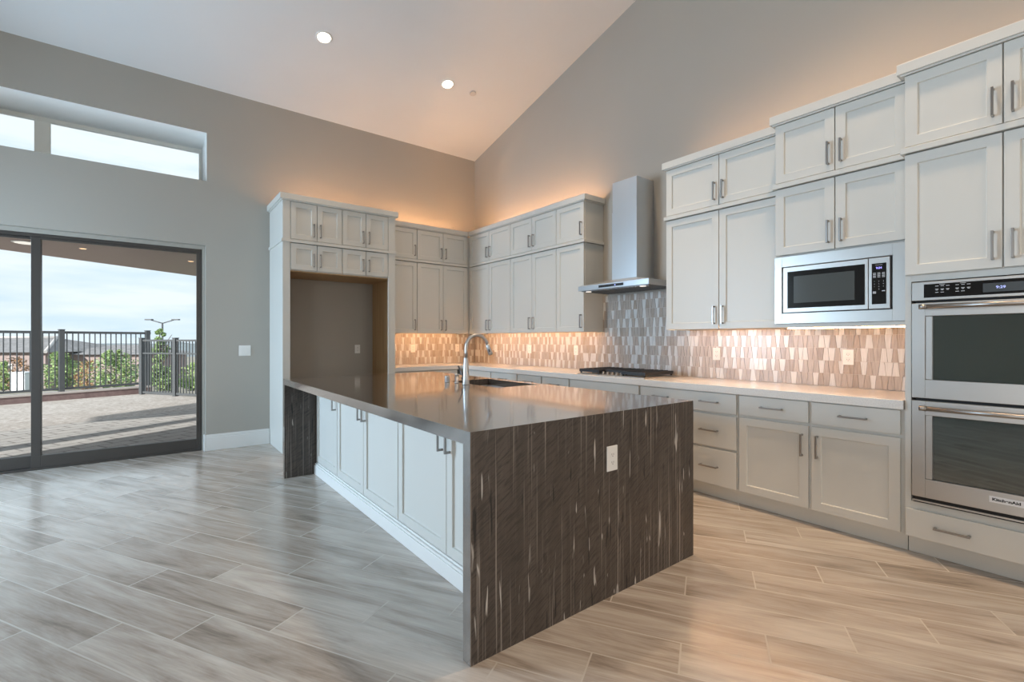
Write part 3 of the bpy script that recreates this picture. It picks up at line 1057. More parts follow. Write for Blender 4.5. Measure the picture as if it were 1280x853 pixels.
led('over_cabinet_light', FOV, -.75, 0.0, ZC + .0005, ZC + .012, -.25, -.23, 'warm light strip on top of the oven tower', 'led_top', GTp)
led('over_cabinet_light', FF, 1.35, 2.40, ZC + .0005, ZC + .012, -.38, -.36, 'warm light strip on top of the refrigerator surround', 'led_corner', GTp)

# ------------------------------------------------------------------ island
IX0, IX1, IY0, IY1 = .993, 2.555, 1.549, 4.745
SKX0, SKX1, SKY0, SKY1 = 2.075, 2.475, 2.865, 3.56
it = thing('island_countertop', ((IX0 + IX1) / 2, (IY0 + IY1) / 2, 0), 'dark brown streaked stone island top with waterfall ends', 'countertop')
mb = MB()
zt0, zt1 = .860, .914
mb.box(IX0, SKX0, IY0, IY1, zt0, zt1)
mb.box(SKX1, IX1, IY0, IY1, zt0, zt1)
mb.box(SKX0, SKX1, IY0, SKY0, zt0, zt1)
mb.box(SKX0, SKX1, SKY1, IY1, zt0, zt1)
def stone(mb, name):
    o = mb.build(name, [M['granite'], M['granite_top']], it)
    for p in o.data.polygons:
        p.material_index = 0 if abs(p.normal.y) > .5 else 1
    return o
stone(mb, 'top_slab')
stone(MB().box(IX0, IX1, IY0, IY0 + .053, .0005, zt0), 'waterfall_panel')
stone(MB().box(IX0, IX1, IY1 - .053, IY1, .0005, zt0), 'waterfall_panel')

FI = Fr('B', 1.272)
GI = 'white cabinets in the seating side of the island'
yn, yf = IY0 + .055, IY1 - .055
zi0, zi1 = .112, .858
def ipair(u0, u1, z0, z1):
    return pair(u0, u1, z0, z1, True, .004, .04, .03)
cabinet('island_cabinet', 'single door island cabinet beside the far stone end panel', GI, FI, -yf, -4.068, zi0, zi1, .60, single(-yf, -4.068, .118, .852, 1, True, .004, .04, .03))
cabinet('island_cabinet', 'double door island cabinet in the middle of the island side', GI, FI, -4.066, -2.842, zi0, zi1, .60, ipair(-4.066, -2.842, .118, .852))
cabinet('island_cabinet', 'double door island cabinet beside the near stone end panel', GI, FI, -2.840, -yn, zi0, zi1, .60, ipair(-2.840, -yn, .118, .852))
FIR = Fr('R', 2.525)
GIR = 'white cabinets in the aisle side of the island'
cabinet('island_cabinet', 'white aisle side island cabinet behind the near stone end panel', GIR, FIR, yn, 2.40, zi0, zi1, .64, pair(yn, 2.40, .118, .852, True))
cabinet('island_cabinet', 'white aisle side island cabinet holding the sink', GIR, FIR, 2.402, 3.70, zi0, zi1, .64, pair(2.402, 3.70, .118, .852, True), shell=True)
cabinet('island_cabinet', 'white aisle side island cabinet behind the far stone end panel', GIR, FIR, 3.702, yf, zi0, zi1, .64, pair(3.702, yf, .118, .852, True))
bb = MB()
bb.box(1.252, 1.272, yn, yf, .0005, .085)
bb.box(1.258, 1.272, yn, yf, .085, .1)
bb.box(1.272, 1.30, yn, yf, .0005, .111)
bb.box(2.44, 2.455, yn, yf, .0005, .111)
struct(bb.build('trim_12', M['trim'], None, .003))

# sink
sk = thing('sink', (2.275, 3.21, .68), 'undermount stainless double bowl sink in the island top', 'sink')
def bowl(x0, x1, y0, y1, zb=.69, zt=.8585):
    mb = MB()
    t = .004
    mb.box(x0, x1, y0, y1, zb, zb + t)
    mb.box(x0, x0 + t, y0, y1, zb + t, zt)
    mb.box(x1 - t, x1, y0, y1, zb + t, zt)
    mb.box(x0 + t, x1 - t, y0, y0 + t, zb + t, zt)
    mb.box(x0 + t, x1 - t, y1 - t, y1, zb + t, zt)
    o = mb.build('bowl', M['sink'], sk, .002)
    d = MB().lathe(((x0 + x1) / 2, (y0 + y1) / 2, zb + t), [(.045, .0003), (.045, .003), (.034, .003), (.03, .001)], 24)
    d.build('drain', M['chrome'], o)
bowl(SKX0 - .004, SKX1 + .004, SKY0 - .004, 3.20)
bowl(SKX0 - .004, SKX1 + .004, 3.225, SKY1 + .004)
MB().box(SKX0 - .004, SKX1 + .004, 3.2002, 3.2248, .80, .845).build('divider', M['sink'], sk, .004)

# faucet
fx, fy = 2.022, 3.217
fa = thing('faucet', (fx, fy, .914), 'tall gooseneck pull-down kitchen faucet behind the island sink', 'faucet')
MB().lathe((fx, fy, .9145), [(.030, 0), (.030, .006), (.027, .010), (.0255, .06), (.021, .14), (.0185, .20), (.0185, .212), (.0165, .215)], 28).build('body', M['chrome'], fa)
arc = [(fx, fy, 1.128), (fx, fy, 1.18), (fx, fy, 1.215)]
R_ = .098
for i in range(1, 13):
    a = math.pi * i / 12 * .94
    arc.append((fx + R_ - R_ * math.cos(a), fy - .02 * i / 12, 1.215 + R_ * math.sin(a)))
MB().tube(arc, .0125, 16).build('spout', M['chrome'], fa)
e = Vector(arc[-1])
d = (Vector(arc[-1]) - Vector(arc[-2])).normalized()
d = (d + Vector((.12, 0, -.2))).normalized()
sp = MB().tube([e - d * .004, e + d * .02, e + d * .07, e + d * .088], [.0145, .0155, .0195, .0175], 18).build('spray_head', M['chrome'], fa)
nrm = Vector((-.5, -.8, 0)).normalized()
MB().tube([e + d * .038 + nrm * .013, e + d * .064 + nrm * .0165], [.006, .006], 10).build('spray_button', M['black'], sp)
lv = MB().tube([(fx, fy + .022, .962), (fx, fy + .045, .962)], [.015, .015], 16)
lv.tube([(fx, fy + .038, .968), (fx - .006, fy + .055, 1.0), (fx - .018, fy + .088, 1.062)], [.0085, .0075, .007], 10)
lv.build('lever', M['black_steel'], fa)
sd = thing('soap_dispenser', (2.031, 3.375, .914), 'small steel soap dispenser beside the faucet', 'soap dispenser')
MB().lathe((2.031, 3.375, .9145), [(.020, 0), (.020, .005), (.0155, .008), (.0155, .060)], 24).build('collar', M['chrome'], sd)
hd = MB().lathe((2.031, 3.375, .9755), [(.0165, 0), (.0165, .012), (.012, .016)], 24)
hd.tube([(2.036, 3.375, .985), (2.095, 3.368, .980), (2.104, 3.367, .972)], [.006, .005, .0045], 10)
hd.build('pump_head', M['chrome'], sd)
ag = thing('air_gap', (2.010, 3.495, .914), 'plain steel air gap cap on the island farthest from faucet', 'air gap cap')
MB().lathe((2.010, 3.495, .9145), [(.023, 0), (.023, .004), (.0205, .006), (.0205, .050), (.018, .054)], 24).build('cap', M['chrome'], ag)

# ------------------------------------------------------------------ cooktop
CYa, CYb, CXa, CXb = 2.66, 3.525, 3.59, 4.08
ck = thing('gas_cooktop', ((CXa + CXb) / 2, 3.09, .914), 'stainless gas cooktop with black iron grates on the counter', 'cooktop')
mb = MB()
mb.box(CXa, CXb, CYa, CYb, .9145, .922)
mb.box(CXa + .012, CXb - .012, CYa + .012, CYb - .012, .922, .926)
mb.build('tray', M['steel'], ck, .002)
for i, (bx, by) in enumerate(((3.95, 2.82), (3.95, 3.37), (3.73, 2.82), (3.73, 3.37), (3.90, 3.095))):
    b = MB().lathe((bx, by, .9262), [(.05, 0), (.046, .010), (.04, .012)], 24).build('burner', M['steel_dark'], ck)
    MB().lathe((bx, by, .9384), [(.034, 0), (.036, .004), (.033, .010)], 24).build('burner_cap', M['iron'], b)
for i in range(5):
    ky = 3.095 + (i - 2) * .058
    k = MB().lathe((3.655, ky, .9262), [(.019, 0), (.019, .004), (.0155, .007), (.0145, .024), (.012, .026)], 20)
    k.build('knob', M['nickel'], ck)
def grate(y0, y1, x0, x1):
    mb = MB()
    z0, z1 = .940, .970
    r = .009
    for y in (y0 + r, y1 - r):
        mb.box(x0, x1, y - r, y + r, z0, z1)
    for x in (x0 + r, x1 - r):
        mb.box(x - r, x + r, y0 + 2 * r, y1 - 2 * r, z0, z1)
    n = max(3, int((y1 - y0) / .05))
    for i in range(1, n):
        y = y0 + (y1 - y0) * i / n
        mb.box(x0 + 2 * r, x1 - 2 * r, y - .0065, y + .0065, z0 + .010, z1 + .005)
    xm = (x0 + x1) / 2
    mb.box(xm - .006, xm + .006, y0 + 2 * r, y1 - 2 * r, z0 + .004, z1 - .001)
    for y in (y0 + .014, y1 - .014):
        for x in (x0 + .014, x1 - .014):
            mb.box(x - .007, x + .007, y - .007, y + .007, .9262, z0)
    mb.build('grate', M['iron'], ck, .0015)
w3 = (CYb - CYa - .03) / 3
for i in range(3):
    ya = CYa + .015 + i * w3 + .002
    grate(ya, ya + w3 - .004, (3.615 if i != 1 else 3.70), CXb - .015)

# ------------------------------------------------------------------ range hood
rh = thing('range_hood', (3.95, 3.15, 1.79), 'stainless chimney range hood above the cooktop', 'range hood')
HX, HY0, HY1 = 3.695, 2.695, 3.605
mb = MB()
zt, zb = 1.850, 1.797
# canopy: straight apron below a shallow sloping top
mb.quadbox([(HX, HY0, zb), (XB - .001, HY0, zb), (XB - .001, HY1, zb), (HX, HY1, zb),
            (HX, HY0, zt), (XB - .001, HY0, zt), (XB - .001, HY1, zt), (HX, HY1, zt)])
mb.quadbox([(HX + .003, HY0 + .003, zt), (XB - .001, HY0 + .003, zt), (XB - .001, HY1 - .003, zt), (HX + .003, HY1 - .003, zt),
            (3.88, 2.97, 1.905), (XB - .001, 2.97, 1.905), (XB - .001, 3.33, 1.905), (3.88, 3.33, 1.905)])
mb.build('canopy', M['steel_v'], rh, .0015)
mb = MB()
mb.box(3.905, XB - .001, 2.99, 3.31, 1.905, 2.62)
mb.box(3.908, XB - .001, 2.993, 3.307, 2.62, 2.935)
mb.build('chimney', M['steel_v'], rh, .0015)
mb = MB()
mb.box(HX - .003, HX - .0002, 2.99, 3.31, 1.811, 1.836)
cp = mb.build('control_strip', M['black'], rh, .001)
MB().box(HX - .0042, HX - .0032, 3.085, 3.10, 1.819, 1.828).build('indicator', M['display_pale'], cp)
for (a, b) in ((2.72, 3.145), (3.155, 3.58)):
    mb = MB()
    mb.box(HX + .03, XB - .03, a, b, 1.791, 1.7965)
    for i in range(9):
        y = a + .03 + i * (b - a - .06) / 8
        mb.box(HX + .06, XB - .06, y - .008, y + .008, 1.787, 1.791)
    mb.build('grease_filter', M['steel_dark'], rh)
for y in (2.80, 3.50):
    MB().lathe((HX + .055, y, 1.7835), [(.028, 0), (.030, .003), (.030, .0072)], 20).build('hood_lamp', M['lens_soft'], rh)

# ------------------------------------------------------------------ built-in microwave
def text_mesh(s, name, fr, u, z, w, height, m, parent, stretch=1.0, align='CENTER', bold=0.0):
    cu = bpy.data.curves.new(name, 'FONT')
    cu.body = s
    cu.size = height * 1.38
    cu.align_x = align
    cu.align_y = 'CENTER'
    cu.extrude = .0002
    cu.offset = bold
    to = bpy.data.objects.new(name, cu)
    COL.objects.link(to)
    dg = bpy.context.evaluated_depsgraph_get()
    me = bpy.data.meshes.new_from_object(to.evaluated_get(dg))
    bpy.data.objects.remove(to)
    bpy.data.curves.remove(cu)
    mb = MB()
    mb.v = [fr.pt(u + v.co.x * stretch, z + v.co.y, w + v.co.z) for v in me.vertices]
    mb.f = [list(p.vertices) for p in me.polygons]
    mb.mi = [0] * len(mb.f)
    mb.sm = [False] * len(mb.f)
    bpy.data.meshes.remove(me)
    return mb.build(name, m, parent)

mw = thing('microwave', FMW.pt(-1.18, 1.389, 0), 'stainless built-in microwave with black glass door and blue clock', 'microwave')
FM = Fr('B', 3.630)
mb = MB()
k0, k1, z0, z1 = -1.546, -.793, 1.389, 1.868
a0, a1, b0, b1 = -1.497, -.858, 1.462, 1.795
fbox(mb, FM, k0, a0, z0, z1, 0.0005, .012)
fbox(mb, FM, a1, k1, z0, z1, 0.0005, .012)
fbox(mb, FM, a0, a1, z0, b0, 0.0005, .012)
fbox(mb, FM, a0, a1, b1, z1, 0.0005, .012)
mb.build('trim_kit', M['steel'], mw, .001)
mb = MB()
fbox(mb, FM, a0 + .001, a1 - .001, b0 + .001, b1 - .001, -.40, -.004)
mb.build('casing', M['black'], mw)
mb = MB()
d0, d1 = -1.488, -.982
fbox(mb, FM, d0, d1, b0 + .006, b1 - .006, -.0035, .016)
do = mb.build('door', M['steel'], mw, .002)
mb = MB()
fbox(mb, FM, -1.457, -.998, 1.497, 1.757, .0162, .0185)
gf = mb.build('door_glass', M['mw_glass'], do, .001)
MB_ = MB()
fbox(MB_, FM, -1.416, -1.053, 1.533, 1.721, .0187, .0192)
MB_.build('viewing_window', M['mw_window'], gf)
mb = MB()
fbox(mb, FM, -.979, a1 - .012, b0 + .006, b1 - .006, -.0035, .016)
pf = mb.build('control_panel', M['steel'], mw, .002)
mb = MB()
fbox(mb, FM, -.962, -.888, 1.497, 1.753, .0162, .0178)
kp = mb.build('keypad', M['mw_glass'], pf, .001)
uc = -.925
text_mesh('KitchenAid', 'logo', FM, uc, 1.742, .0182, .0055, M['print'], pf, 1.0)
text_mesh('9:24', 'clock_digits', FM, uc, 1.723, .0182, .012, M['display'], pf, 1.05, bold=.0004)
mk = MB()
for r in range(4):
    for ccol in range(3):
        u = uc + (ccol - 1) * .023
        fbox(mk, FM, u - .0075, u + .0075, 1.690 - r * .0085, 1.6935 - r * .0085, .0179, .0182)
for uu, zz in ((uc - .023, 1.572), (uc + .023, 1.576), (uc - .023, 1.564)):
    fbox(mk, FM, uu - .008, uu + .008, zz, zz + .005, .0179, .0182)
mk.build('button_marks', M['print'], pf)
for i, t in enumerate('1234567890'):
    r, ccol = divmod(i, 3)
    if t == '0':
        ccol = 1
    text_mesh(t, 'key_digit', FM, uc + (ccol - 1) * .023, 1.640 - r * .0165, .0182, .0065, M['print'], pf)

# ------------------------------------------------------------------ double oven
FO = Fr('B', 3.562)
ov = thing('double_oven', FO.pt(-.367, .335, -.3), 'stainless built-in double wall oven in the tall cabinet', 'oven')
o0, o1 = -.749, .012
mb = MB()
fbox(mb, FO, o0 + .012, o1 - .012, .345, 1.60, -.52, -.001)
mb.build('casing', M['gap'], ov)
mb = MB()
fbox(mb, FO, o0, o1, 1.500, 1.607, 0, .026)
pn = mb.build('control_panel', M['steel'], ov, .002)
mb = MB()
fbox(mb, FO, o0 + .054, o1 - .054, 1.515, 1.592, .0262, .0275)
tp = mb.build('touch_panel', M['mw_glass'], pn, .0008)
mb = MB()
fbox(mb, FO, -.452, -.285, 1.528, 1.575, .0276, .028)
mb.build('screen', M['screen'], pn)
text_mesh('9:29', 'clock_digits', FO, -.385, 1.551, .0284, .014, M['display_pale'], pn, 1.1, bold=.0003)
mk = MB()
for uu in (-.615, -.53, -.2, -.115):
    for r in range(3):
        for ccol in range(3 if r < 2 else 2):
            u = uu + (ccol - 1) * .023
            z = 1.577 - r * .018
            fbox(mk, FO, u - .007, u + .007, z, z + .0028, .0276, .0279)
            if r == 1:
                fbox(mk, FO, u - .0045, u + .0045, z - .005, z - .0022, .0276, .0279)
    fbox(mk, FO, uu - .012, uu + .012, 1.5855, 1.5875, .0276, .0279)
mk.build('button_marks', M['print'], pn)
def oven_door(z0, z1, w0, w1, hz, name_label, badge=False):
    mb = MB()
    s = .055
    ua, ub = o0, o1
    a0, a1 = o0 + .060, o1 - .060
    fbox(mb, FO, ua, a0, z0, z1, .002, .028)
    fbox(mb, FO, a1, ub, z0, z1, .002, .028)
    fbox(mb, FO, a0, a1, z0, w0, .002, .028)
    fbox(mb, FO, a0, a1, w1, z1, .002, .028)
    fbox(mb, FO, a0, a1, w0, w1, .002, .006)
    d = mb.build('oven_door', M['steel'], ov, .002)
    tag(d, name_label)
    mb = MB()
    for (p, q) in ((a0 + .001, a0 + .030), (a1 - .030, a1 - .001)):
        fbox(mb, FO, p, q, w0 + .001, w1 - .001, .0062, .022)
    mb.build('window_return', M['steel'], d, .001)
    mb = MB()
    fbox(mb, FO, a0 + .031, a1 - .031, w0 + .001, w1 - .001, .0065, .012)
    mb.build('oven_window', M['oven_glass'], d)
    hb = MB()
    p, q = o0 + .045, o1 - .045
    A, B = FO.pt(p, hz, .075), FO.pt(q, hz, .075)
    hb.tube([A, B], .0125, 18)
    for u in (p + .016, q - .016):
        c0, c1 = FO.pt(u, hz, .028), FO.pt(u, hz, .075)
        hb.tube([c0, c1], .010, 14)
    for s0, s1 in ((p - .002, p + .030), (q - .030, q + .002)):
        hb.tube([FO.pt(s0, hz, .075), FO.pt(s1, hz, .075)], .0142, 18)
    hb.build('handle', M['nickel'], d)
    if badge:
        bm_ = MB()
        fbox(bm_, FO, -.428, -.302, .414, .448, .0282, .0295)
        bo = bm_.build('badge', M['badge'], d, .0005)
        text_mesh('KitchenAid', 'logo', FO, -.365, .431, .0299, .0145, M['badge_ink'], d, 1.16, bold=.0009)
oven_door(.938, 1.486, 1.045, 1.410, 1.462, 'upper oven door')
oven_door(.366, .922, .474, .840, .884, 'lower oven door', True)
mb = MB()
fbox(mb, FO, o0, o1, .336, .345, .0, .018)
fbox(mb, FO, o0 + .003, o1 - .003, .3285, .336, .0, .010, 1)
fbox(mb, FO, o0 + .003, o1 - .003, .345, .364, -.0, .012, 1)
mb.build('vent_trim', [M['steel'], M['gap']], ov)

# ------------------------------------------------------------------ outlets and switches
def outlet(fr, u, z, label, wide=.072, tall=.116):
    o = thing('wall_outlet', fr.pt(u, z, .001), label, 'outlet', 'white wall outlets')
    mb = MB()
    fbox(mb, fr, u - wide / 2, u + wide / 2, z - tall / 2, z + tall / 2, .0005, .006)
    mb.build('plate', M['plate'], o, .002)
    for s in (-1, 1):
        mb = MB()
        zc = z + s * .0195
        fbox(mb, fr, u - .017, u + .017, zc - .0145, zc + .0145, .0062, .0078)
        so = mb.build('socket', M['plate'], o, .001)
        mb = MB()
        fbox(mb, fr, u - .008, u - .006, zc - .003, zc + .006, .0079, .0082)
        fbox(mb, fr, u + .005, u + .007, zc - .003, zc + .006, .0079, .0082)
        fbox(mb, fr, u - .002, u + .002, zc - .010, zc - .006, .0079, .0082)
        mb.build('slots', M['slot'], so)
WBt, WAt = Fr('B', XB - .009), Fr('A', YA - .009)
outlet(WAt, 3.096, 1.146, 'white outlet on tiles between refrigerator surround and faucet')
outlet(WAt, 3.855, 1.146, 'white outlet on far wall tiles close to the corner')
outlet(WBt, -5.80, 1.145, 'white outlet on hood wall tiles just past the corner')
outlet(WBt, -5.00, 1.145, 'white outlet on tiles midway between the corner and cooktop')
outlet(WBt, -4.11, 1.143, 'white outlet on the tiles just before the gas cooktop')
outlet(WBt, -2.296, 1.143, 'white outlet on the tiles just beyond the cooktop towards the oven')
outlet(WBt, -1.258, 1.143, 'white outlet on the tiles below the microwave')
outlet(WA, 2.274, 1.146, 'white outlet on the bare wall inside the refrigerator alcove')
outlet(Fr('A', IY0), 1.824, .686, 'white outlet set in the dark stone island end', .078, .124)
sw = thing('light_switch', (0.919, YA - .001, 1.143), 'wide white switch plate on the wall beside the sliding door', 'light switch')
mb = MB()
fbox(mb, WA, .857, .981, 1.082, 1.206, .0005, .006)
mb.build('plate', M['plate'], sw, .002)
for i in (-1, 1):
    mb = MB()
    u = .919 + i * .023
    fbox(mb, WA, u - .0165, u + .0165, 1.111, 1.177, .0062, .0095)
    mb.build('rocker', M['plate'], sw, .001)

# ------------------------------------------------------------------ outdoors
fwd = Vector((math.sin(math.radians(37.73)), math.cos(math.radians(37.73)), 0))
rgt = Vector((fwd.y, -fwd.x, 0))
def gz(x, y):
    dd = x * fwd.x + y * fwd.y
    return -.075 if dd < 12.4 else max(-3.3, -.075 - (dd - 12.4) * .108)
def strip_mesh(ds, hw, zf):
    mb = MB()
    rows = []
    for d_ in ds:
        p0 = fwd * d_ - rgt * hw(d_)
        p1 = fwd * d_ + rgt * hw(d_)
        rows.append([(p0.x, p0.y, zf(d_)), (p1.x, p1.y, zf(d_))])
    for a, b in zip(rows, rows[1:]):
        mb.face([a[0], a[1], b[1], b[0]])
    return mb
zg = lambda d_: -.075 if d_ < 12.4 else max(-3.3, -.075 - (d_ - 12.4) * .108)
tm = MB()
def gpt(x, y, z): return (x, y, z)
tm.face([(-30, YA + .165, -.075), (25, YA + .165, -.075), (25, 9.0, -.075), (-30, 9.0, -.075)])
far = strip_mesh([0, 12.4, 20, 30, 42.3, 70, 170], lambda d_: 30 + d_ * 1.5, zg)
# keep only the part of the terrain lying beyond the house
tm2 = MB()
pts = []
for (d0, d1) in ((12.4, 20), (20, 30), (30, 42.3), (42.3, 70), (70, 170)):
    q = []
    for (d_, s) in ((d0, -1), (d0, 1), (d1, 1), (d1, -1)):
        p = fwd * d_ + rgt * (s * (30 + d_ * 1.5) if s < 0 else (9 + d_ * .6))
        q.append((p.x, p.y, zg(d_)))
    tm2.face(q)
p0 = fwd * 12.4 - rgt * (30 + 12.4 * 1.5)
p1 = fwd * 12.4 + rgt * (9 + 12.4 * .6)
tm2.face([(p0.x, p0.y, -.075), (p0.x, YA + .165, -.075), (p1.x, YA + .165, -.075), (p1.x, p1.y, -.075)] if p1.y > YA + .2 else
         [(p0.x, p0.y, -.075), (p0.x - 2, YA + .165, -.075), ((12.4 - (YA + .165) * fwd.y) / fwd.x, YA + .165, -.075)])
struct(tm2.build('ground_outside', M['dirt']))
pv = MB().prism([(-9, YA + .162), (6, YA + .162), (6, 12.6), (0.8, 10.82), (0.0, 10.55), (-.94, 10.19), (-1.68, 9.86), (-9, 6.9)], -.073, -.05)
struct(pv.build('patio_paving', M['paver']))
gr = MB().prism([(-9, 6.91), (-1.68, 9.87), (-.94, 10.20), (0.0, 10.56), (.8, 10.83), (4.5, 12.1), (1.2, 12.72), (-.12, 15.0), (-9, 11.7)], -.073, -.056)
struct(gr.build('gravel_yard', M['gravel']))

# retaining kerb and fences
A1 = Vector((.06, 14.93, 0))
A0 = Vector((-3.9, 13.46, 0))
def along(a, b, t): return a + (b - a) * t
def obox(mb, a, b, half, z0, z1, mi=0):
    dd = (b - a).normalized()
    nn = Vector((-dd.y, dd.x, 0)) * half
    ring = [a - nn, b - nn, b + nn, a + nn]
    return mb.quadbox([(p.x, p.y, z0) for p in ring] + [(p.x, p.y, z1) for p in ring], mi)
kw = MB()
obox(kw, A0, A1, .11, -.056, .085)
obox(kw, A0, A1, .125, .085, .125, 1)
struct(kw.build('trim_13', [M['block'], M['cap']]))
def fence(name, a, b, z0, z1, rails, posts, label, zpost):
    root = thing(name, (a.x, a.y, zpost), label, 'fence', 'grey metal picket fences')
    dd = (b - a).normalized()
    L = (b - a).length
    for (zr, hh) in rails:
        obox(MB(), a, b, .02, zr - hh / 2, zr + hh / 2).build('rail', M['fence'], root)
    for t in posts:
        c = along(a, b, t)
        p = obox(MB(), c - dd * .045, c + dd * .045, .045, zpost, z1 + .03)
        obox(p, c - dd * .052, c + dd * .052, .052, z1 + .03, z1 + .045)
        p.build('post', M['fence'], root)
    n = int(L / .098)
    first = None
    for i in range(1, n):
        c = a + dd * (i * .098)
        if any((along(a, b, t) - c).length < .06 for t in posts):
            continue
        if first is None:
            q = obox(MB(), c - dd * .009, c + dd * .009, .009, z0, z1 - .02)
            first = q.build('picket', M['fence'], root)
            fc = c
        else:
            k = first.copy()
            COL.objects.link(k)
            k.parent = root
            k.location = first.location + (c - fc)
    return root
fence('picket_fence', A0, A1, .16, 1.46, [(1.435, .055), (.185, .05)], [.04, .605, .985], 'taller grey picket fence standing on the low block kerb', .1255)
B0 = Vector((-.14, 14.62, 0))
B1 = Vector((1.70, 11.80, 0))
fence('picket_fence', B0, B1, -.02, 1.275, [(1.255, .045), (.945, .035), (.0, .045)], [.02, .36, .98], 'lower grey picket fence with a middle rail beside the gravel', -.056)

# patio roof, its lamps and an added unseen post
ry = lambda x: 12.1 + .687 * x
rf = MB().prism([(-7, YA + .17), (3.6, YA + .17), (3.6, ry(3.6)), (-7, ry(-7))], 2.70, 2.95)
for i, fc in enumerate(rf.f):
    if i == 1:
        rf.mi[i] = 1
struct(rf.build('patio_roof', [M['soffit'], M['roof_bounce']]))
pp = thing('shadow_post', (-3.68, 7.0, -.05), 'added unseen square post under the patio roof casting a shadow stripe', 'post')  # added out of view to throw a shadow stripe across the paving
mb = MB()
mb.box(-3.80, -3.56, 6.88, 7.12, -.0495, 2.699)
mb.box(-3.84, -3.52, 6.84, 7.16, -.0495, .12)
mb.build('shaft', M['stucco'], pp, .004)
for (x, y, r, mt, lb) in ((-1.40, 9.80, .16, 'lens_soft', 'round white patio soffit lamp behind the door meeting stile'),
                          (-.79, 9.86, .05, 'lens_amber', 'small amber patio soffit lamp near the middle of the door'),
                          (.62, 10.27, .05, 'lens_amber', 'small amber patio soffit lamp near the door end')):
    t = thing('soffit_light', (x, y, 2.699), lb, 'patio light', 'lamps in the patio soffit')
    MB().lathe((x, y, 2.699), [(r, -.001), (r, -.008), (r * .86, -.012)], 24).build('ring', M['plate'], t)
    MB().lathe((x, y, 2.686), [(r * .8, -.003), (r * .8, 0)], 24).build('lens', M[mt], t)

# neighbour house
hc = fwd * 42 - rgt * 44.8
def local(o, r_, d_, z):
    p = o + rgt * r_ + fwd * d_
    return (p.x, p.y, z)
def hip(mb, o, r0, r1, d0, d1, z0, z1, inset, mi=0):
    a = [local(o, r0, d0, z0), local(o, r1, d0, z0), local(o, r1, d1, z0), local(o, r0, d1, z0)]
    dm = (d0 + d1) / 2
    t = [local(o, r0 + inset, dm, z1), local(o, r1 - inset, dm, z1)]
    n = len(mb.v)
    mb.v += a + t
    for f_ in ((0, 1, 5, 4), (1, 2, 5), (2, 3, 4, 5), (3, 0, 4), (3, 2, 1, 0)):
        mb.f.append([n + i for i in f_])
        mb.mi.append(mi)
        mb.sm.append(False)
nh = thing('neighbor_house', (hc.x, hc.y, -3.3), 'mauve stucco neighbor house with grey hip roof beyond the fence', 'house')
mb = MB()
def lbox(mb, o, r0, r1, d0, d1, z0, z1, mi=0):
    return mb.quadbox([local(o, r0, d0, z0), local(o, r1, d0, z0), local(o, r1, d1, z0), local(o, r0, d1, z0),
                       local(o, r0, d0, z1), local(o, r1, d0, z1), local(o, r1, d1, z1), local(o, r0, d1, z1)], mi)
lbox(mb, hc, -14, 3.2, 0, 9, -3.29, .15)
lbox(mb, hc, 3.2, 9.6, 2.5, 9, -3.29, -.15)
mb.build('walls', M['stucco'], nh)
mb = MB()
hip(mb, hc, -14.6, 3.9, -.7, 9.7, .15, 1.45, 4.0)
rfo = mb.build('roof', M['roof'], nh)
mb = MB()
hip(mb, hc, 1.0, 10.2, 1.9, 9.6, -.12, .75, 3.4)
mb.build('roof', M['roof'], nh)
mb = MB()
mb.tube([local(hc, -14.6, -.7, .2), local(hc, -10.6, 4.5, 1.5)], .14, 8)
mb.tube([local(hc, -10.6, 4.5, 1.5), local(hc, -.1, 4.5, 1.5)], .14, 8)
mb.tube([local(hc, 3.9, -.7, .2), local(hc, -.1, 4.5, 1.5)], .14, 8)
mb.build('ridge_tiles', M['ridge'], rfo)
for (a, b) in ((-11, -9), (-6, -4.2), (-1.5, .3)):
    mb = MB()
    lbox(mb, hc, a, b, -.08, -.01, -2.2, -.9)
    wf = mb.build('window_frame', M['win_white'], nh)
    mb = MB()
    lbox(mb, hc, a + .12, b - .12, -.11, -.081, -2.08, -1.02)
    mb.build('pane', M['screen'], wf)

# shrubs and trees beyond the fence
def plant(name, d_, px, base, height, width, n, mats, label, cat, conic=False, seed=1, leaf=.048, trunk=True):
    p = fwd * d_ + rgt * ((px - 640) / 589.0 * d_)
    rng = random.Random(seed)
    root = thing(name, (p.x, p.y, base), label, cat)
    tr = MB()
    tr.tube([(p.x, p.y, base), (p.x + .02, p.y, base + height * .4), (p.x - .01, p.y + .02, base + height * .8)], [.05, .035, .012], 8)
    for k in range(7):
        a = rng.random() * 6.28
        h0 = base + height * (.15 + .07 * k)
        tr.tube([(p.x, p.y, h0), (p.x + math.cos(a) * width * .3, p.y + math.sin(a) * width * .3, h0 + height * .22)], [.02, .006], 6)
    tr.build('trunk', M['bark'], root)
    cr = MB()
    cl = []
    for k in range(34):
        t = rng.random()
        t = 1 - math.sqrt(1 - t * .98) if conic else t
        rr = width / 2 * ((1 - t) * .95 + .05 if conic else math.sin(math.pi * (.12 + .80 * t)))
        a = rng.random() * 6.28
        q = math.sqrt(rng.random()) * rr * .8
        cl.append((p.x + math.cos(a) * q, p.y + math.sin(a) * q, base + height * (.08 + .9 * t), max(.06, rr * .45)))
    for k in range(int(n * 1.7)):
        c = rng.choice(cl)
        v = Vector((rng.gauss(0, 1), rng.gauss(0, 1), rng.gauss(0, 1))).normalized() * c[3] * (rng.random() ** .4)
        o = Vector(c[:3]) + v
        a = Vector((rng.gauss(0, 1), rng.gauss(0, 1), rng.gauss(0, .6))).normalized()
        b = a.cross(Vector((rng.gauss(0, 1), rng.gauss(0, 1), rng.gauss(0, 1)))).normalized()
        s = leaf * (.6 + .7 * rng.random())
        cr.face([o - a * s, o + b * s * .45, o + a * s, o - b * s * .45], rng.choice((0, 0, 1)))
    cr.build('foliage', mats, root)
    return root
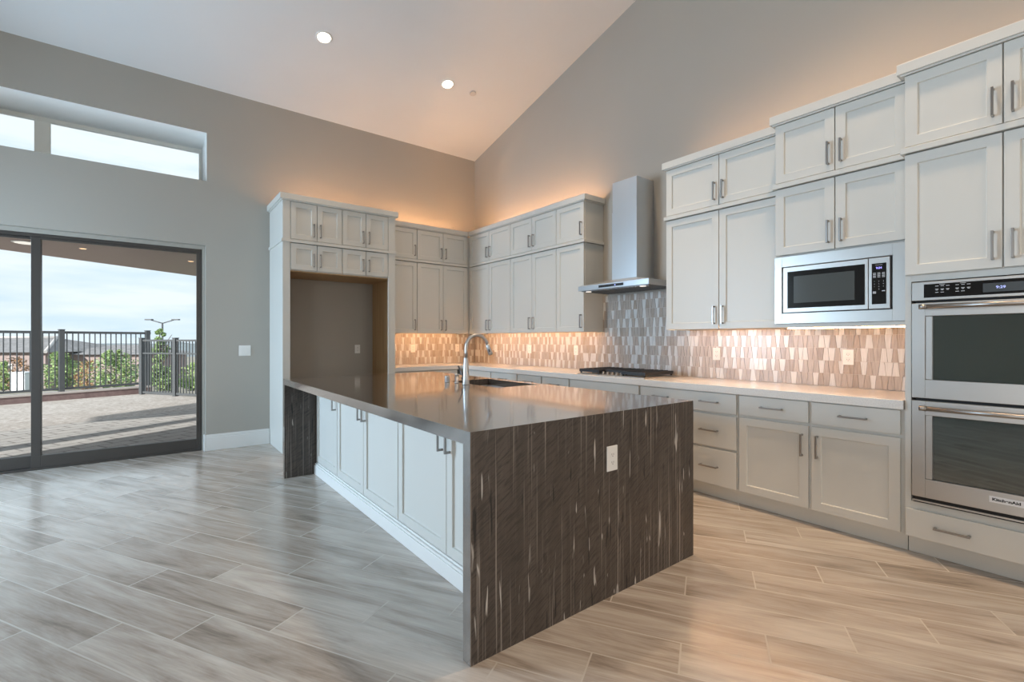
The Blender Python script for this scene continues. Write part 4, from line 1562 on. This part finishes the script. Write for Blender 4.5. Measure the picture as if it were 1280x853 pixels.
GRN = [M['leaf'], M['leaf_b']]
plant('shrub', 15.5, 75, -.55, 1.45, 1.05, 1500, GRN, 'rounded green shrub beyond the fence beside the door stile', 'shrub', seed=2)
plant('shrub', 15.5, 143, -.55, 1.45, 1.35, 1900, GRN, 'wide dense green shrub beyond the taller fence near its corner', 'shrub', seed=3)
plant('shrub', 16.0, 4, -.55, 1.1, .5, 500, [M['leaf_b'], M['leaf']], 'yellow green shrub beyond the fence at the frame edge', 'shrub', seed=4)
plant('slender_tree', 15.0, 200, -.5, 2.45, 1.05, 2600, GRN, 'slender young tree rising above the lower fence', 'tree', True, seed=5)
plant('shrub', 17.5, 240, -.7, 1.1, 1.0, 900, [M['leaf_b'], M['leaf']], 'pale green shrub beyond the end of the lower fence', 'shrub', seed=6)
plant('dry_shrub', 19, 22, -.85, 1.4, 1.5, 900, [M['leaf_dry'], M['bark']], 'dry orange shrub behind the white utility box', 'shrub', seed=7)
plant('dry_shrub', 19, 108, -.85, 1.3, 1.2, 700, [M['leaf_dry'], M['leaf_b']], 'dry orange shrub between the two green shrubs', 'shrub', seed=8)
for k, (px, d_, h_) in enumerate(((168, 34, 2.0), (215, 30, 2.1), (250, 33, 2.2), (118, 36, 1.6))):
    pass

ub = fwd * 14.2 + rgt * ((30.5 - 640) / 589.0 * 14.2)
ut = thing('utility_box', (ub.x, ub.y, gz(ub.x, ub.y)), 'pale blue white utility cabinet beyond the fence', 'utility box')
mb = MB()
obox(mb, ub - rgt * .22, ub + rgt * .22, .2, gz(ub.x, ub.y) - .03, .27)
mb.build('body', M['util'], ut, .01)
mb = MB()
obox(mb, ub - rgt * .24, ub + rgt * .24, .22, .27, .30)
mb.build('lid', M['util'], ut, .005)

lp = fwd * 40 + rgt * ((203 - 640) / 589.0 * 40)
sl = thing('street_lamp', (lp.x, lp.y, -3.0), 'double armed grey street lamp standing beyond the lower fence', 'street lamp')
MB().tube([(lp.x, lp.y, -3.06), (lp.x, lp.y, 2.72)], [.10, .07], 10).build('pole', M['fence'], sl)
for s in (-1, 1):
    tip = lp + rgt * (s * 1.0)
    am = MB().tube([(lp.x, lp.y, 2.66), (tip.x, tip.y, 2.95)], .045, 8).build('arm', M['fence'], sl)
    a = lp + rgt * (s * .85)
    b = lp + rgt * (s * 1.42)
    obox(MB(), a, b, .13, 2.92, 3.02).build('lamp_head', M['fence'], am)

lw = fwd * 16.5 + rgt * ((242 - 640) / 589.0 * 16.5)
lb_ = MB()
q = []
for (d_, px) in ((14.0, 222), (14.0, 262), (19.5, 262), (19.5, 222)):
    p = fwd * d_ + rgt * ((px - 640) / 589.0 * d_)
    q.append((p.x, p.y))
lb_.v = []
n = [(x, y, gz(x, y) + .012) for x, y in q]
lb_.face(n)
struct(lb_.build('lawn', M['lawn']))
hl = MB()
for (d0, r0, r1, z1) in ((160, -200, 40, -.2), (150, -110, -60, .3)):
    k = 14
    pr = random.Random(d0)
    prev = None
    for i in range(k + 1):
        r_ = r0 + (r1 - r0) * i / k
        top = z1 + pr.uniform(-.5, .5)
        a, m_, b = local(Vector((0, 0, 0)), r_, d0 - 25, -3.4), local(Vector((0, 0, 0)), r_, d0, top), local(Vector((0, 0, 0)), r_, d0 + 30, -3.4)
        if prev:
            hl.face([prev[0], a, m_, prev[1]])
            hl.face([prev[1], m_, b, prev[2]])
        prev = (a, m_, b)
struct(hl.build('hills', M['hill']))
